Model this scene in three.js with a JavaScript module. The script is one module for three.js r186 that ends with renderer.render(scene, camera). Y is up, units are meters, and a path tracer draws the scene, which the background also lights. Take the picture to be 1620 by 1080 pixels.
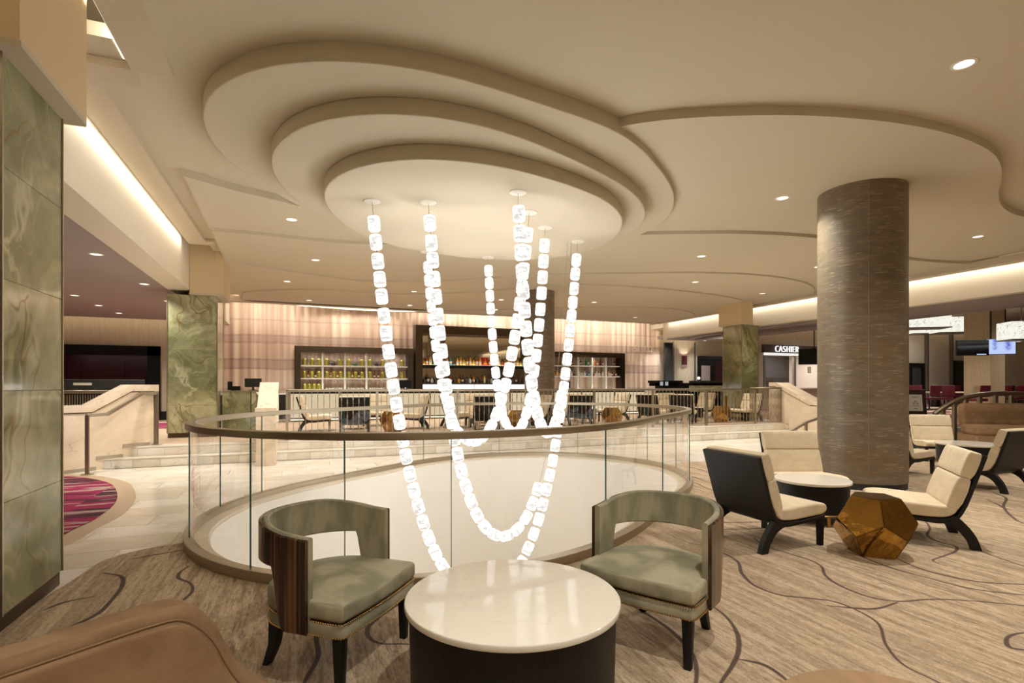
import * as THREE from 'three';
import { RoundedBoxGeometry } from 'three/addons/geometries/RoundedBoxGeometry.js';
import { mergeGeometries, mergeVertices, toCreasedNormals } from 'three/addons/utils/BufferGeometryUtils.js';
import { RectAreaLightUniformsLib } from 'three/addons/lights/RectAreaLightUniformsLib.js';
import { FontLoader } from 'three/addons/loaders/FontLoader.js';
import { TextGeometry } from 'three/addons/geometries/TextGeometry.js';

// ---------------------------------------------------------------- camera, exposure, large lights
const F = 840, EYE = 1.45, HORIZON = 610, YAW = Math.atan(335 / 840);   // focal length and horizon in pixels of the 1620 x 1080 frame
const scene = new THREE.Scene();
scene.background = new THREE.Color(0, 0, 0);
const camera = new THREE.PerspectiveCamera(2 * Math.atan(540 / F) * 180 / Math.PI, 1620 / 1080, 0.05, 120);
camera.position.set(0, EYE, 0);
camera.rotation.y = -YAW;
camera.setViewOffset(1620, 1080, 0, 540 - HORIZON, 1620, 1080);          // rising-front lens: verticals stay vertical
const renderer = new THREE.WebGLRenderer();
renderer.toneMapping = THREE.LinearToneMapping;
renderer.toneMappingExposure = 0.96;
renderer.shadowMap.enabled = true;
RectAreaLightUniformsLib.init();
const WARM = new THREE.Color(1, 0.96, 0.87), AMBER = new THREE.Color(1, 0.78, 0.48), SOFT = new THREE.Color(1, 0.91, 0.76), WHITE = new THREE.Color(1, 0.98, 0.95);
const K = { cove: 22, backCove: 27, down: 31, bead: 0.72, wall: 9 };

// ---------------------------------------------------------------- helpers
const C = Math.cos(YAW), S = Math.sin(YAW), V3 = (x, y, z) => new THREE.Vector3(x, y, z), V2 = (x, y) => new THREE.Vector2(x, y);
const D = (u, v, Z) => { const X = (u - 810) / F * Z; return V3(X * C + Z * S, EYE + (HORIZON - v) / F * Z, -(Z * C - X * S)); };   // place seen at a pixel at a depth
const G = (u, v, Y) => D(u, v, (Y - EYE) * F / (HORIZON - v));                                                                      // place seen at a pixel at a height
let seed = 7; const rnd = () => (seed = (seed * 1664525 + 1013904223) >>> 0) / 4294967296, rr = (a, b) => a + (b - a) * rnd();
const taken = {};
const numbered = (n) => { const k = taken[n] = (taken[n] ?? -1) + 1; return k ? `${n}_${String(k).padStart(3, '0')}` : n; };
const ud = (o, label, category, group, kind) => { o.userData.label = label; if (category) o.userData.category = category; if (group) o.userData.group = group; if (kind) o.userData.kind = kind; return o; };
function mesh(name, geo, mat, parent) { const m = new THREE.Mesh(geo, mat); m.name = parent === scene ? numbered(name) : name; m.castShadow = m.receiveShadow = true; parent.add(m); return m; }
function thing(name, label, category, x = 0, y = 0, z = 0, turn = 0, group) { const g = new THREE.Group(); g.name = numbered(name); g.position.set(x, y, z); g.rotation.y = turn; ud(g, label, category, group); scene.add(g); return g; }
function structure(name, geo, mat, label) { const m = mesh(name, geo, mat, scene); m.userData.kind = 'structure'; if (label) m.userData.label = label; return m; }
function frame(name, label) { const g = new THREE.Group(); g.name = numbered(name); g.userData.kind = 'structure'; if (label) g.userData.label = label; scene.add(g); return g; }
function copy(o, label, x, y, z, turn, group) { const c = o.clone(); c.name = numbered(o.name.replace(/_\d{3}$/, '')); c.userData = { ...o.userData, label }; if (group) c.userData.group = group; c.position.set(x, y, z); c.rotation.y = turn; scene.add(c); return c; }
const face = (fx, fz) => Math.atan2(fx, fz);
const box = (x0, x1, y0, y1, z0, z1) => new THREE.BoxGeometry(Math.abs(x1 - x0), Math.abs(y1 - y0), Math.abs(z1 - z0)).translate((x0 + x1) / 2, (y0 + y1) / 2, (z0 + z1) / 2);
const rbox = (w, h, d, r, x = 0, y = 0, z = 0) => new RoundedBoxGeometry(w, h, d, 3, r).translate(x, y, z);
const cyl = (r0, r1, h, n = 24, x = 0, y = 0, z = 0) => new THREE.CylinderGeometry(r1, r0, h, n).translate(x, y + h / 2, z);
const lathe = (pts, n = 32) => new THREE.LatheGeometry(pts.map(([r, y]) => V2(r, y)), n);
const merge = (l) => mergeGeometries(l.map((g) => g.index ? g.toNonIndexed() : g).map((g) => { const k = new THREE.BufferGeometry(); for (const a of ['position', 'normal', 'uv']) k.setAttribute(a, g.attributes[a]); return k; }));
function shapeOf(pts, holes = []) { const s = new THREE.Shape(pts.map(([x, z]) => V2(x, -z))); for (const h of holes) s.holes.push(new THREE.Path(h.map(([x, z]) => V2(x, -z)))); return s; }
const slab = (pts, y0, y1, holes, bevel = 0) => new THREE.ExtrudeGeometry(shapeOf(pts, holes), { depth: y1 - y0 - 2 * bevel, bevelEnabled: bevel > 0, bevelSize: bevel, bevelOffset: -bevel, bevelThickness: bevel, bevelSegments: 3, curveSegments: 4 }).rotateX(-Math.PI / 2).translate(0, y0 + bevel, 0);   // plan outline in x, z
const profile = (pts, w, bevel = 0) => new THREE.ExtrudeGeometry(new THREE.Shape(pts.map(([z, y]) => V2(z, y))), { depth: w - 2 * bevel, bevelEnabled: bevel > 0, bevelSize: bevel, bevelOffset: -bevel, bevelThickness: bevel, bevelSegments: 3 }).translate(0, 0, -w / 2 + bevel).rotateY(-Math.PI / 2);   // side outline in z, y swept along x
const spline = (pts, n, closed = false) => new THREE.CatmullRomCurve3(pts.map((p) => Array.isArray(p) ? V3(p[0], 0, p[1]) : p), closed, 'centripetal').getPoints(n);
const flat = (pts) => pts.map((p) => [p.x, p.z]);
const smooth2 = (pts, n = 24, closed = false) => flat(spline(pts, n, closed));
const tube = (pts, r, n = 24, m = 8) => new THREE.TubeGeometry(new THREE.CatmullRomCurve3(pts, false, 'centripetal'), n, r, m);
function bars(pts, w, h) {   // a rectangular bar along straight segments
  const out = [];
  for (let i = 0; i + 1 < pts.length; i++) { const a = pts[i], b = pts[i + 1], L = a.distanceTo(b), g = new THREE.BoxGeometry(w, h, L + w * 0.5); const m = new THREE.Matrix4().lookAt(a, b, Math.abs(b.y - a.y) > 0.98 * L ? V3(0, 0, 1) : V3(0, 1, 0)); m.setPosition(a.clone().add(b).multiplyScalar(0.5)); g.applyMatrix4(m); out.push(g); }
  return merge(out);
}
function uvBy(geo, fn) { const p = geo.attributes.position, n = geo.attributes.normal, a = new Float32Array(p.count * 2); for (let i = 0; i < p.count; i++) { const [u, v] = fn(p.getX(i), p.getY(i), p.getZ(i), n.getX(i), n.getY(i), n.getZ(i)); a[2 * i] = u; a[2 * i + 1] = v; } geo.setAttribute('uv', new THREE.BufferAttribute(a, 2)); return geo; }
const boxUV = (geo, s = 1, du = 0, dv = 0) => uvBy(geo, (x, y, z, a, b, c) => { a = Math.abs(a); b = Math.abs(b); c = Math.abs(c); return b > a && b > c ? [x * s + du, z * s + dv] : a > c ? [z * s + du, y * s + dv] : [x * s + du, y * s + dv]; });
function offset(pts, d) { const n = pts.length; return pts.map((p, i) => { const a = pts[(i + n - 1) % n], b = pts[(i + 1) % n], tx = b[0] - a[0], tz = b[1] - a[1], l = Math.hypot(tx, tz); return [p[0] + d * tz / l, p[1] - d * tx / l]; }); }

// ---------------------------------------------------------------- noise and textures
const hash = (x, y) => { let h = Math.imul(x, 374761393) + Math.imul(y, 668265263) | 0; h = Math.imul(h ^ (h >>> 13), 1274126177); return ((h ^ (h >>> 16)) >>> 0) / 4294967296; };
function noise(x, y) { const i = Math.floor(x), j = Math.floor(y), a = x - i, b = y - j, u = a * a * (3 - 2 * a), v = b * b * (3 - 2 * b); const p = hash(i, j), q = hash(i + 1, j), r = hash(i, j + 1), s = hash(i + 1, j + 1); return p + (q - p) * u + (r - p) * v + (p - q - r + s) * u * v; }
const fbm = (x, y, o = 4) => { let s = 0, a = 0.5, t = 0; for (let k = 0; k < o; k++) { s += a * noise(x, y); t += a; x = x * 2.03 + 17.1; y = y * 2.03 + 5.7; a *= 0.5; } return s / t; };
const clamp = (x, a = 0, b = 1) => Math.min(b, Math.max(a, x)), mix = (a, b, t) => a + (b - a) * t, step = (a, b, x) => { const t = clamp((x - a) / (b - a)); return t * t * (3 - 2 * t); };
const mix3 = (a, b, t) => [mix(a[0], b[0], t), mix(a[1], b[1], t), mix(a[2], b[2], t)];
function texture(w, h, fn, repeat = true, data = false) {
  const d = new Uint8Array(w * h * 4);
  for (let j = 0; j < h; j++) for (let i = 0; i < w; i++) { const c = fn(i / w, j / h, i, j), k = 4 * (j * w + i); d[k] = clamp(c[0], 0, 255); d[k + 1] = clamp(c[1], 0, 255); d[k + 2] = clamp(c[2], 0, 255); d[k + 3] = 255; }
  const t = new THREE.DataTexture(d, w, h, THREE.RGBAFormat); t.magFilter = THREE.LinearFilter; t.minFilter = THREE.LinearFilter; if (repeat) t.wrapS = t.wrapT = THREE.RepeatWrapping; if (!data) t.colorSpace = THREE.SRGBColorSpace; t.needsUpdate = true; return t;
}
const scaled = (t, sx, sy = sx) => { const c = t.clone(); c.repeat.set(sx, sy); c.needsUpdate = true; return c; };
const fade = (x, w = 0.06) => Math.min(1, Math.min(x, 1 - x) / w);     // lets a noise tile meet its own edge
const tiled = (f) => (x, y) => { const u = x < 0.12 ? 1 - step(0, 0.12, x) : 0, v = y < 0.12 ? 1 - step(0, 0.12, y) : 0; let a = f(x, y); if (u) a = mix(a, f(x + 1, y), u); if (v) { let b = f(x, y + 1); if (u) b = mix(b, f(x + 1, y + 1), u); a = mix(a, b, v); } return a; };
const tile3 = (f) => (x, y) => { const u = x < 0.15 ? 1 - step(0, 0.15, x) : 0, v = y < 0.15 ? 1 - step(0, 0.15, y) : 0; let a = f(x, y); if (u) a = mix3(a, f(x + 1, y), u); if (v) { let b = f(x, y + 1); if (u) b = mix3(b, f(x + 1, y + 1), u); a = mix3(a, b, v); } return a; };
const std = (o) => new THREE.MeshPhysicalMaterial(o);
const rgb = (r, g, b) => new THREE.Color().setRGB(r / 255, g / 255, b / 255, THREE.SRGBColorSpace);

const onyxTex = texture(1024, 1024, tile3((x, y) => {
  const X = x * 4, Y = y * 4, wx = fbm(X * 0.8 + 3, Y * 0.8, 4) - 0.5, wy = fbm(X * 0.8 + 9, Y * 0.8 + 4, 4) - 0.5, p = X + wx * 3, q = Y + wy * 3;
  const f = fbm(p * 0.8 + q * 0.3, q * 0.55, 5), g = fbm(p * 1.6 + 30, q * 1.2 + 3 * f, 4), h = fbm(p * 5 + 11, q * 2.6, 4);
  let c = mix3([136, 140, 108], [186, 184, 150], step(0.3, 0.68, f * 0.75 + h * 0.25)); c = mix3(c, [104, 106, 74], step(0.52, 0.7, g) * 0.6); c = mix3(c, [216, 211, 182], step(0.56, 0.74, h * 0.5 + f * 0.5) * 0.6);
  const ridge = (a, b, k) => 1 - Math.abs(2 * fbm(p * a + k, q * b + k * 2, 5) - 1), gate = step(0.45, 0.62, fbm(X * 0.9 + 70, Y * 0.9, 3));
  c = mix3(c, [224, 220, 194], step(0.93, 1, ridge(0.9, 0.6, 5)) * 0.7 * gate); c = mix3(c, [190, 182, 126], step(0.95, 1, ridge(1.2, 0.8, 40)) * 0.45); c = mix3(c, [128, 96, 52], step(0.985, 1, ridge(0.45, 0.3, 90)) * 0.7 * (1 - gate));
  const n = (fbm(x * 70, y * 50, 2) - 0.5) * 18; return [c[0] + n, c[1] + n, c[2] + n];
}));
const marbleTex = texture(1024, 1024, tile3((x, y) => {
  const X = x * 6, Y = y * 6, w = fbm(X, Y, 4), a = fbm(X * 0.8 + w * 2, Y * 0.8 + w * 2, 4), v = Math.abs(fbm(X * 0.7 + w * 1.6 + 40, Y * 1.4 + w * 1.6, 4) - 0.5);
  let c = mix3([234, 230, 223], [248, 246, 242], step(0.3, 0.65, a)); c = mix3(c, [186, 174, 158], (1 - step(0, 0.014, v)) * 0.5); return c;
}));
const quartzTex = texture(512, 512, tile3((x, y) => { const w = fbm(x * 5, y * 5, 3), v = Math.abs(fbm(x * 6 + w * 2, y * 6 + w * 2, 4) - 0.5), a = fbm(x * 9, y * 9, 3), n = (hash(Math.floor(x * 512), Math.floor(y * 512)) - 0.5) * 6; const c = mix3([240, 233, 220], [222, 212, 196], (1 - step(0, 0.012, v)) * 0.5 + (a - 0.5) * 0.3); return [c[0] + n, c[1] + n, c[2] + n]; }));
const woodBlack = texture(512, 512, (x, y) => { const g = fbm(x * 90, y * 3, 3), p = fbm(x * 200, y * 12, 2); const k = 15 + 12 * g + (p > 0.66 ? 9 : 0); return [k * 1.12, k * 0.98, k * 0.92]; });
const macassar = texture(512, 256, (x, y) => { const w = 0.03 * fbm(x * 3, y * 2.5, 2), s = fbm((x + w) * 34, y * 0.7, 3), t = fbm((x + w) * 110, y * 1.2 + 9, 2); const k = step(0.36, 0.66, s * 0.75 + t * 0.25); return mix3([34, 20, 13], [124, 82, 54], k * 0.95); });
const linen = texture(512, 512, (x, y, i, j) => { const n = (hash(i, j >> 2) - 0.5) * 16 + (hash(i >> 2, j) - 0.5) * 16 + (fbm(x * 8, y * 8, 3) - 0.5) * 16; return [222 + n, 205 + n, 176 + n]; });
const velvetGreen = texture(512, 512, tile3((x, y) => { const a = fbm(x * 5, y * 5, 4), b = fbm(x * 40, y * 26, 3); return mix3([142, 139, 115], [188, 180, 153], step(0.3, 0.7, a) * 0.75 + (b - 0.5) * 0.3); }));
const velvetTan = texture(512, 512, tile3((x, y) => { const a = fbm(x * 4, y * 4, 4), b = fbm(x * 60, y * 60, 2); return mix3([142, 112, 82], [172, 140, 106], step(0.3, 0.7, a) * 0.8 + (b - 0.5) * 0.3); }));
const silk = texture(1024, 1024, tile3((x, y) => { const a = fbm(x * 10 + 4, y * 46, 4), b = fbm(x * 22, y * 260, 3), c = fbm(x * 3, y * 9, 3); let k = mix3([100, 90, 74], [138, 124, 103], a); k = mix3(k, [122, 94, 66], step(0.58, 0.7, c) * 0.4); k = mix3(k, [200, 188, 166], step(0.64, 0.8, b) * 0.5); return k; }));
const wallpaper = texture(512, 512, (x, y) => { const a = fbm(x * 120, y * 4, 2), b = fbm(x * 30, y * 30, 2); const k = (a - 0.5) * 20 + (b - 0.5) * 10; return [188 + k, 176 + k, 157 + k]; });
const drape = texture(1024, 512, (x, y) => {   // 17 m x 3.5 m of plaid sheer
  const v = fbm(x * 170, 3, 2), w = fbm(x * 60, 9, 2), e = y + (fbm(x * 22, y * 3, 3) - 0.5) * 0.02; let c = mix3([214, 186, 168], [246, 226, 206], step(0.35, 0.75, v * 0.6 + w * 0.4));
  const band = (a, h, s) => { c = mix3(c, [164, 132, 122], s * (step(a - h - 0.01, a - h, e) - step(a + h, a + h + 0.01, e))); }; band(0.80, 0.004, 0.25); band(0.615, 0.032, 0.3); band(0.65, 0.004, 0.3); band(0.575, 0.004, 0.35); band(0.365, 0.045, 0.32); band(0.41, 0.005, 0.35); band(0.32, 0.004, 0.35); band(0.12, 0.01, 0.3);
  const n = (hash(Math.floor(x * 1024), Math.floor(y * 512)) - 0.5) * 8; return [c[0] + n, c[1] + n, c[2] + n];
}, true);
const casinoTex = texture(512, 512, tiled2((x, y) => { const w = fbm(x * 4, y * 4, 3), a = fbm(x * 3 + w * 2, y * 14 + w, 4), b = fbm(x * 4 + 30 + w, y * 18, 4); let c = [196, 172, 150]; c = mix3(c, [158, 22, 78], step(0.5, 0.54, a)); c = mix3(c, [88, 14, 46], step(0.58, 0.61, a)); c = mix3(c, [214, 186, 128], step(0.6, 0.63, b) * 0.8); c = mix3(c, [60, 46, 52], step(0.66, 0.68, b)); return c; }));
function tiled2(f) { return (x, y) => f(x, y); }
const rugTex = texture(512, 512, (x, y) => { const w = fbm(x * 3, y * 3, 3), a = fbm(x * 2.2 + w, y * 13 + w * 2, 4), b = fbm(x * 2 + 30, y * 20 + w * 2, 4); let c = [150, 14, 74]; c = mix3(c, [92, 10, 42], step(0.52, 0.56, a)); c = mix3(c, [60, 22, 34], step(0.62, 0.64, a)); c = mix3(c, [176, 148, 134], step(0.62, 0.65, b)); const n = (hash(Math.floor(x * 512), Math.floor(y * 512)) - 0.5) * 16; return [c[0] + n, c[1] + n, c[2] + n]; });
const frost = texture(256, 256, (x, y) => { const a = fbm(x * 6, y * 16, 4), b = fbm(x * 24, y * 40, 2), k = 172 + 83 * step(0.32, 0.62, a * 0.6 + b * 0.4); return [k, k, k]; });
const crystal = texture(256, 256, (x, y) => { const w = fbm(x * 6, y * 6, 3), v = Math.abs(fbm(x * 5 + w * 3, y * 5 + w * 3, 3) - 0.5), n = hash(Math.floor(x * 256), Math.floor(y * 256)), k = 255 - 90 * (1 - step(0, 0.03, v)) - (n > 0.9 ? 90 : 20 * n); return [k, k, k * 0.97]; });
const hammered = texture(256, 256, (x, y) => { const k = 128 + 120 * (fbm(x * 9, y * 9, 3) - 0.5); return [k, k, k]; }, true, true);
const weave = texture(256, 256, (x, y, i, j) => { const k = 110 + 100 * hash(i, j >> 1) * 0.5 + 90 * hash(i >> 1, j) * 0.5; return [k, k, k]; }, true, true);

const M = {
  plaster: std({ color: rgb(204, 193, 171), roughness: 0.9 }), fascia: std({ color: rgb(238, 228, 208), roughness: 0.9 }), strip: std({ color: rgb(200, 187, 165), roughness: 0.9 }),
  mauve: std({ color: rgb(172, 160, 157), roughness: 0.92 }), cap: std({ color: rgb(214, 190, 150), roughness: 0.6 }), bronze: std({ color: rgb(176, 164, 144), metalness: 1, roughness: 0.42 }), darkBronze: std({ color: rgb(92, 78, 62), metalness: 1, roughness: 0.3 }),
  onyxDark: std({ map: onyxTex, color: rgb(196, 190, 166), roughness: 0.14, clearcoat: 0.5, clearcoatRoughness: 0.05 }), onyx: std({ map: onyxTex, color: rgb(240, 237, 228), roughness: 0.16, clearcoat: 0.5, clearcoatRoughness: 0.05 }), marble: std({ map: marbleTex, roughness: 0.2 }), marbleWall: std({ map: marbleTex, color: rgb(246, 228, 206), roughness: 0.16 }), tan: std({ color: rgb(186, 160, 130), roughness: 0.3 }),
  glass: std({ color: 0xffffff, transmission: 1, roughness: 0, thickness: 0, ior: 1.5 }), glassEdge: std({ color: rgb(40, 96, 92), roughness: 0.15 }), mirror: std({ color: rgb(206, 192, 172), metalness: 1, roughness: 0.04 }),
  black: std({ map: woodBlack, roughness: 0.5, specularIntensity: 0.6 }), ebony: std({ map: macassar, roughness: 0.24, clearcoat: 0.4, clearcoatRoughness: 0.2 }), linen: std({ map: linen, roughness: 0.95, bumpMap: weave, bumpScale: 0.0006, sheen: 0.3, sheenRoughness: 0.6 }),
  green: std({ map: velvetGreen, roughness: 0.75, sheen: 1, sheenColor: rgb(190, 190, 160), sheenRoughness: 0.35 }), velvet: std({ map: velvetTan, roughness: 0.85, sheen: 1, sheenColor: rgb(200, 170, 130), sheenRoughness: 0.4 }), silk: std({ map: silk, roughness: 0.42, bumpMap: silk, bumpScale: 0.0015 }),
  gold: std({ color: rgb(186, 144, 74), metalness: 1, roughness: 0.07, bumpMap: hammered, bumpScale: 0.004 }), brass: std({ color: rgb(186, 146, 84), metalness: 1, roughness: 0.25 }), wall: std({ map: wallpaper, roughness: 0.9 }), drape: std({ map: drape, roughness: 0.95, side: THREE.DoubleSide }),
  white: std({ color: rgb(232, 226, 214), roughness: 0.5 }), charcoal: std({ color: rgb(40, 38, 36), roughness: 0.5 }), jet: std({ color: rgb(16, 15, 15), roughness: 0.25 }), maroon: std({ color: rgb(92, 14, 34), roughness: 0.4 }), maroonWall: std({ color: rgb(72, 16, 26), roughness: 0.35 }),
  quartz: std({ map: quartzTex, roughness: 0.035 }), woodFloor: std({ color: rgb(176, 150, 124), roughness: 0.6 }), rug: std({ map: rugTex, roughness: 0.95 }), casino: std({ map: casinoTex, roughness: 0.95 }), steel: std({ color: rgb(150, 146, 140), metalness: 0.9, roughness: 0.4 }),
};
const glow = (c, k, map) => std({ color: 0x000000, roughness: 1, emissive: c, emissiveIntensity: k, emissiveMap: map ?? null });
function area(x, y, z, w, h, tx, ty, tz, color, k) { const l = new THREE.RectAreaLight(color, k, w, h); l.position.set(x, y, z); l.lookAt(tx, ty, tz); scene.add(l); return l; }
function point(x, y, z, color, k, r = 1) { const l = new THREE.PointLight(color, k, 0, 2); l.position.set(x, y, z); l.castShadow = true; l.shadow.radius = r; scene.add(l); return l; }
function spot(x, y, z, tx, ty, tz, color, k, angle = 1.0) { const l = new THREE.SpotLight(color, k, 0, angle, 0.9, 2); l.position.set(x, y, z); l.target.position.set(tx, ty, tz); scene.add(l.target); l.castShadow = true; l.shadow.radius = 3; scene.add(l); return l; }

// ================================================================ the shell
const DECK = 0.34, BACK = -20.2, SOFFIT = 3.5, FRONT = 3.5;
// --- the round well: outline fitted to its foot on the floor
const wellAt = (a) => { const r = 3.094 - 0.015 * Math.cos(a) + 0.04 * Math.sin(a) + 0.156 * Math.cos(2 * a) - 0.669 * Math.sin(2 * a) + 0.029 * Math.cos(3 * a) + 0.009 * Math.sin(3 * a); return [2.478 + r * Math.cos(a), -7.019 + r * Math.sin(a)]; };
const WELL = [...Array(160)].map((_, i) => wellAt(i / 160 * 2 * Math.PI));
const well = (d) => offset(WELL, d);
const inside = (p, poly) => { let c = false; for (let i = 0, j = poly.length - 1; i < poly.length; j = i++) { const [a, b] = poly[i], [e, f] = poly[j]; if ((b > p[1]) !== (f > p[1]) && p[0] < (e - a) * (p[1] - b) / (f - b) + a) c = !c; } return c; };

// --- floors
const floor = structure('floor', slab([[-9, FRONT], [-9, -11.5], [-9, BACK], [42, BACK], [42, FRONT]], -0.2, -0.012, [well(-0.1)]), std({ color: rgb(168, 154, 136), roughness: 0.6 }), 'white marble tile floor around the round stairwell');
const nearArc = []; for (let k = 0; k <= 70; k++) nearArc.push(((155 - k * 170 / 70) * Math.PI / 180));
const shoeOut = (a) => { const p = wellAt(a), q = wellAt(a + 0.01), n = [q[1] - p[1], p[0] - q[0]], l = Math.hypot(...n); return [p[0] + 0.05 * n[0] / l, p[1] + 0.05 * n[1] / l]; };
const CARPET = [[-2.4, FRONT], [-2.4, -4.4], ...smooth2([[-1.62, -4.5], [-1.56, -4.95], [-1.5, -5.35], [-1.25, -5.58], [-0.98, -5.66]], 16), ...nearArc.map(shoeOut), ...smooth2([[6.1, -7.95], [6.8, -8.1], [7.3, -8.05], [8.4, -7.9], [11, -8.05], [14, -8.3], [16.4, -7.2], [17.2, -4], [17.2, FRONT]], 40)];
const half = (poly, keep, cut) => { const o = []; poly.forEach((p, i) => { const q = poly[(i + 1) % poly.length]; if (keep(p)) o.push(p); if (keep(p) !== keep(q)) o.push(cut(p, q)); }); return o; };
const splitX = (poly, x, low) => half(poly, (p) => low ? p[0] <= x : p[0] >= x, (p, q) => { const t = (x - p[0]) / (q[0] - p[0]); return [x, mix(p[1], q[1], t)]; });
const splitZ = (poly, z, low) => half(poly, (p) => low ? p[1] <= z : p[1] >= z, (p, q) => { const t = (z - p[1]) / (q[1] - p[1]); return [mix(p[0], q[0], t), z]; });
// dark wandering lines woven into the carpet: places on the floor and widths
const LINES = [
  [[50, 1022], [90, 1003], [150, 975], [175, 952], [193, 927], [190, 913], [163, 908]], [[298, 897], [285, 906], [282, 916], [300, 924], [303, 938], [288, 952], [262, 975]], [[205, 886], [250, 878], [292, 871]], [[68, 967], [100, 955], [150, 945]],
  [[470, 1110], [483, 1078], [502, 1042], [500, 1011], [505, 985], [530, 960]], [[690, 1024], [639, 1021], [601, 1020], [583, 1010], [581, 997], [595, 982], [627, 960], [680, 935]], [[985, 950], [1000, 960], [1037, 982], [1075, 1012], [1097, 1042], [1102, 1070], [1095, 1110]],
  [[1090, 935], [1114, 952], [1147, 976], [1166, 1004], [1168, 1033], [1157, 1058], [1141, 1082], [1125, 1120]], [[1193, 852], [1205, 862], [1228, 871], [1280, 887], [1299, 897], [1306, 912], [1331, 929], [1379, 947], [1421, 953], [1469, 950], [1517, 951], [1620, 960], [1700, 970]],
  [[1090, 860], [1116, 865], [1148, 878], [1167, 890], [1174, 909], [1196, 929], [1235, 943], [1280, 948], [1318, 953], [1349, 964], [1387, 986], [1403, 1024], [1431, 1055], [1475, 1077], [1540, 1110]], [[1085, 824], [1130, 827], [1219, 826], [1270, 820]], [[1085, 836], [1150, 838], [1196, 837], [1241, 833], [1283, 823], [1310, 808]],
  [[1434, 815], [1459, 823], [1471, 836], [1468, 849], [1485, 858], [1511, 865], [1512, 873], [1490, 882], [1476, 888], [1486, 893]], [[1395, 872], [1415, 882], [1453, 900], [1501, 913], [1549, 922], [1620, 926], [1680, 927]], [[1360, 880], [1376, 887], [1421, 903], [1469, 916], [1533, 932], [1620, 943], [1700, 950]],
  [[1533, 857], [1538, 866], [1565, 878], [1620, 897], [1680, 915]], [[1560, 775], [1575, 781], [1591, 788], [1588, 802], [1601, 818], [1620, 829], [1660, 838]], [[1560, 790], [1575, 797], [1601, 808], [1640, 812]], [[1640, 1002], [1607, 1005], [1593, 1013], [1600, 1027], [1640, 1032]],
  [[1085, 738], [1110, 744], [1131, 752], [1180, 775]], [[1080, 750], [1100, 756], [1118, 763], [1150, 770]], [[1085, 760], [1100, 764], [1116, 772], [1132, 777], [1180, 795]], [[1170, 1045], [1210, 1055], [1260, 1090]], [[1310, 960], [1380, 965], [1420, 955]],
].map((l) => spline(l.map(([u, v]) => G(u, v, 0)), 160));
function carpetTexture(x0, x1, z0, z1, w, h) {
  const mask = new Float32Array(w * h), px = w / (x1 - x0);
  LINES.forEach((l, n) => { for (let i = 0; i + 1 < l.length; i++) { const a = l[i], b = l[i + 1], m = Math.ceil(a.distanceTo(b) / 0.012) + 1; for (let k = 0; k < m; k++) { const t = k / m, x = mix(a.x, b.x, t), z = mix(a.z, b.z, t), s = (i + t) / l.length, r = (0.0055 + 0.0075 * Math.sin(Math.PI * s) * (0.5 + noise(s * 4 + n * 7, n))) * (n === 0 ? 1.5 : 1), ci = (x - x0) * px, cj = (z1 - z) / (z1 - z0) * h, R = r * px; for (let j = Math.max(0, Math.floor(cj - R - 1)); j <= Math.min(h - 1, cj + R + 1); j++) for (let q = Math.max(0, Math.floor(ci - R - 1)); q <= Math.min(w - 1, ci + R + 1); q++) { const d = clamp(R + 0.5 - Math.hypot(q - ci, j - cj)); if (d > mask[j * w + q]) mask[j * w + q] = d; } } } });
  return texture(w, h, (u, v, i, j) => {
    const x = mix(x0, x1, u), z = mix(z1, z0, v), a = fbm(x * 70, z * 7 + 40, 3), b = fbm(x * 22 + 7, z * 0.8, 3), c = fbm(x * 0.9 + 60, z * 0.7, 3), d = noise(x * 150, z * 22), e = hash(i, j);
    let k = mix3([168, 146, 119], [193, 171, 143], step(0.28, 0.7, b)); k = mix3(k, [120, 100, 81], step(0.5, 0.75, a) * 0.55 * (0.4 + c)); k = mix3(k, [96, 76, 62], step(0.62, 0.8, d) * 0.24 * step(0.4, 0.65, c)); const n = (e - 0.5) * 30 + (hash(i >> 1, j >> 3) - 0.5) * 24;
    return mix3([k[0] + n, k[1] + n, k[2] + n], [62, 44, 40], mask[j * w + i] * 0.88 * (0.75 + 0.25 * e));
  });
}
const carpetMat = (t) => std({ map: t, roughness: 0.97, bumpMap: weave.clone(), bumpScale: 0.001 });
function carpetPiece(poly, x0, x1, z0, z1, t, label) { const g = slab(poly, -0.012, 0.008); uvBy(g, (x, y, z) => [(x - x0) / (x1 - x0), (z1 - z) / (z1 - z0)]); const m = carpetMat(t); m.bumpMap.repeat.set(60, 60); return structure('floor', g, m, label); }
const front = splitZ(CARPET, 0.3, true), behind = splitZ(CARPET, 0.3, false), tNear = carpetTexture(-2.4, 6.2, -8.4, 0.3, 2048, 2048), tFar = carpetTexture(6.2, 17.2, -8.4, 0.3, 2048, 1620);
carpetPiece(splitX(front, 6.2, true), -2.4, 6.2, -8.4, 0.3, tNear, 'beige streaked lounge carpet with dark wandering lines');
carpetPiece(splitX(front, 6.2, false), 6.2, 17.2, -8.4, 0.3, tFar, 'beige streaked carpet under the far lounge group');
carpetPiece(behind, -2.4, 17.2, 0.3, 9, tFar, 'beige carpet behind the camera');
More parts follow.
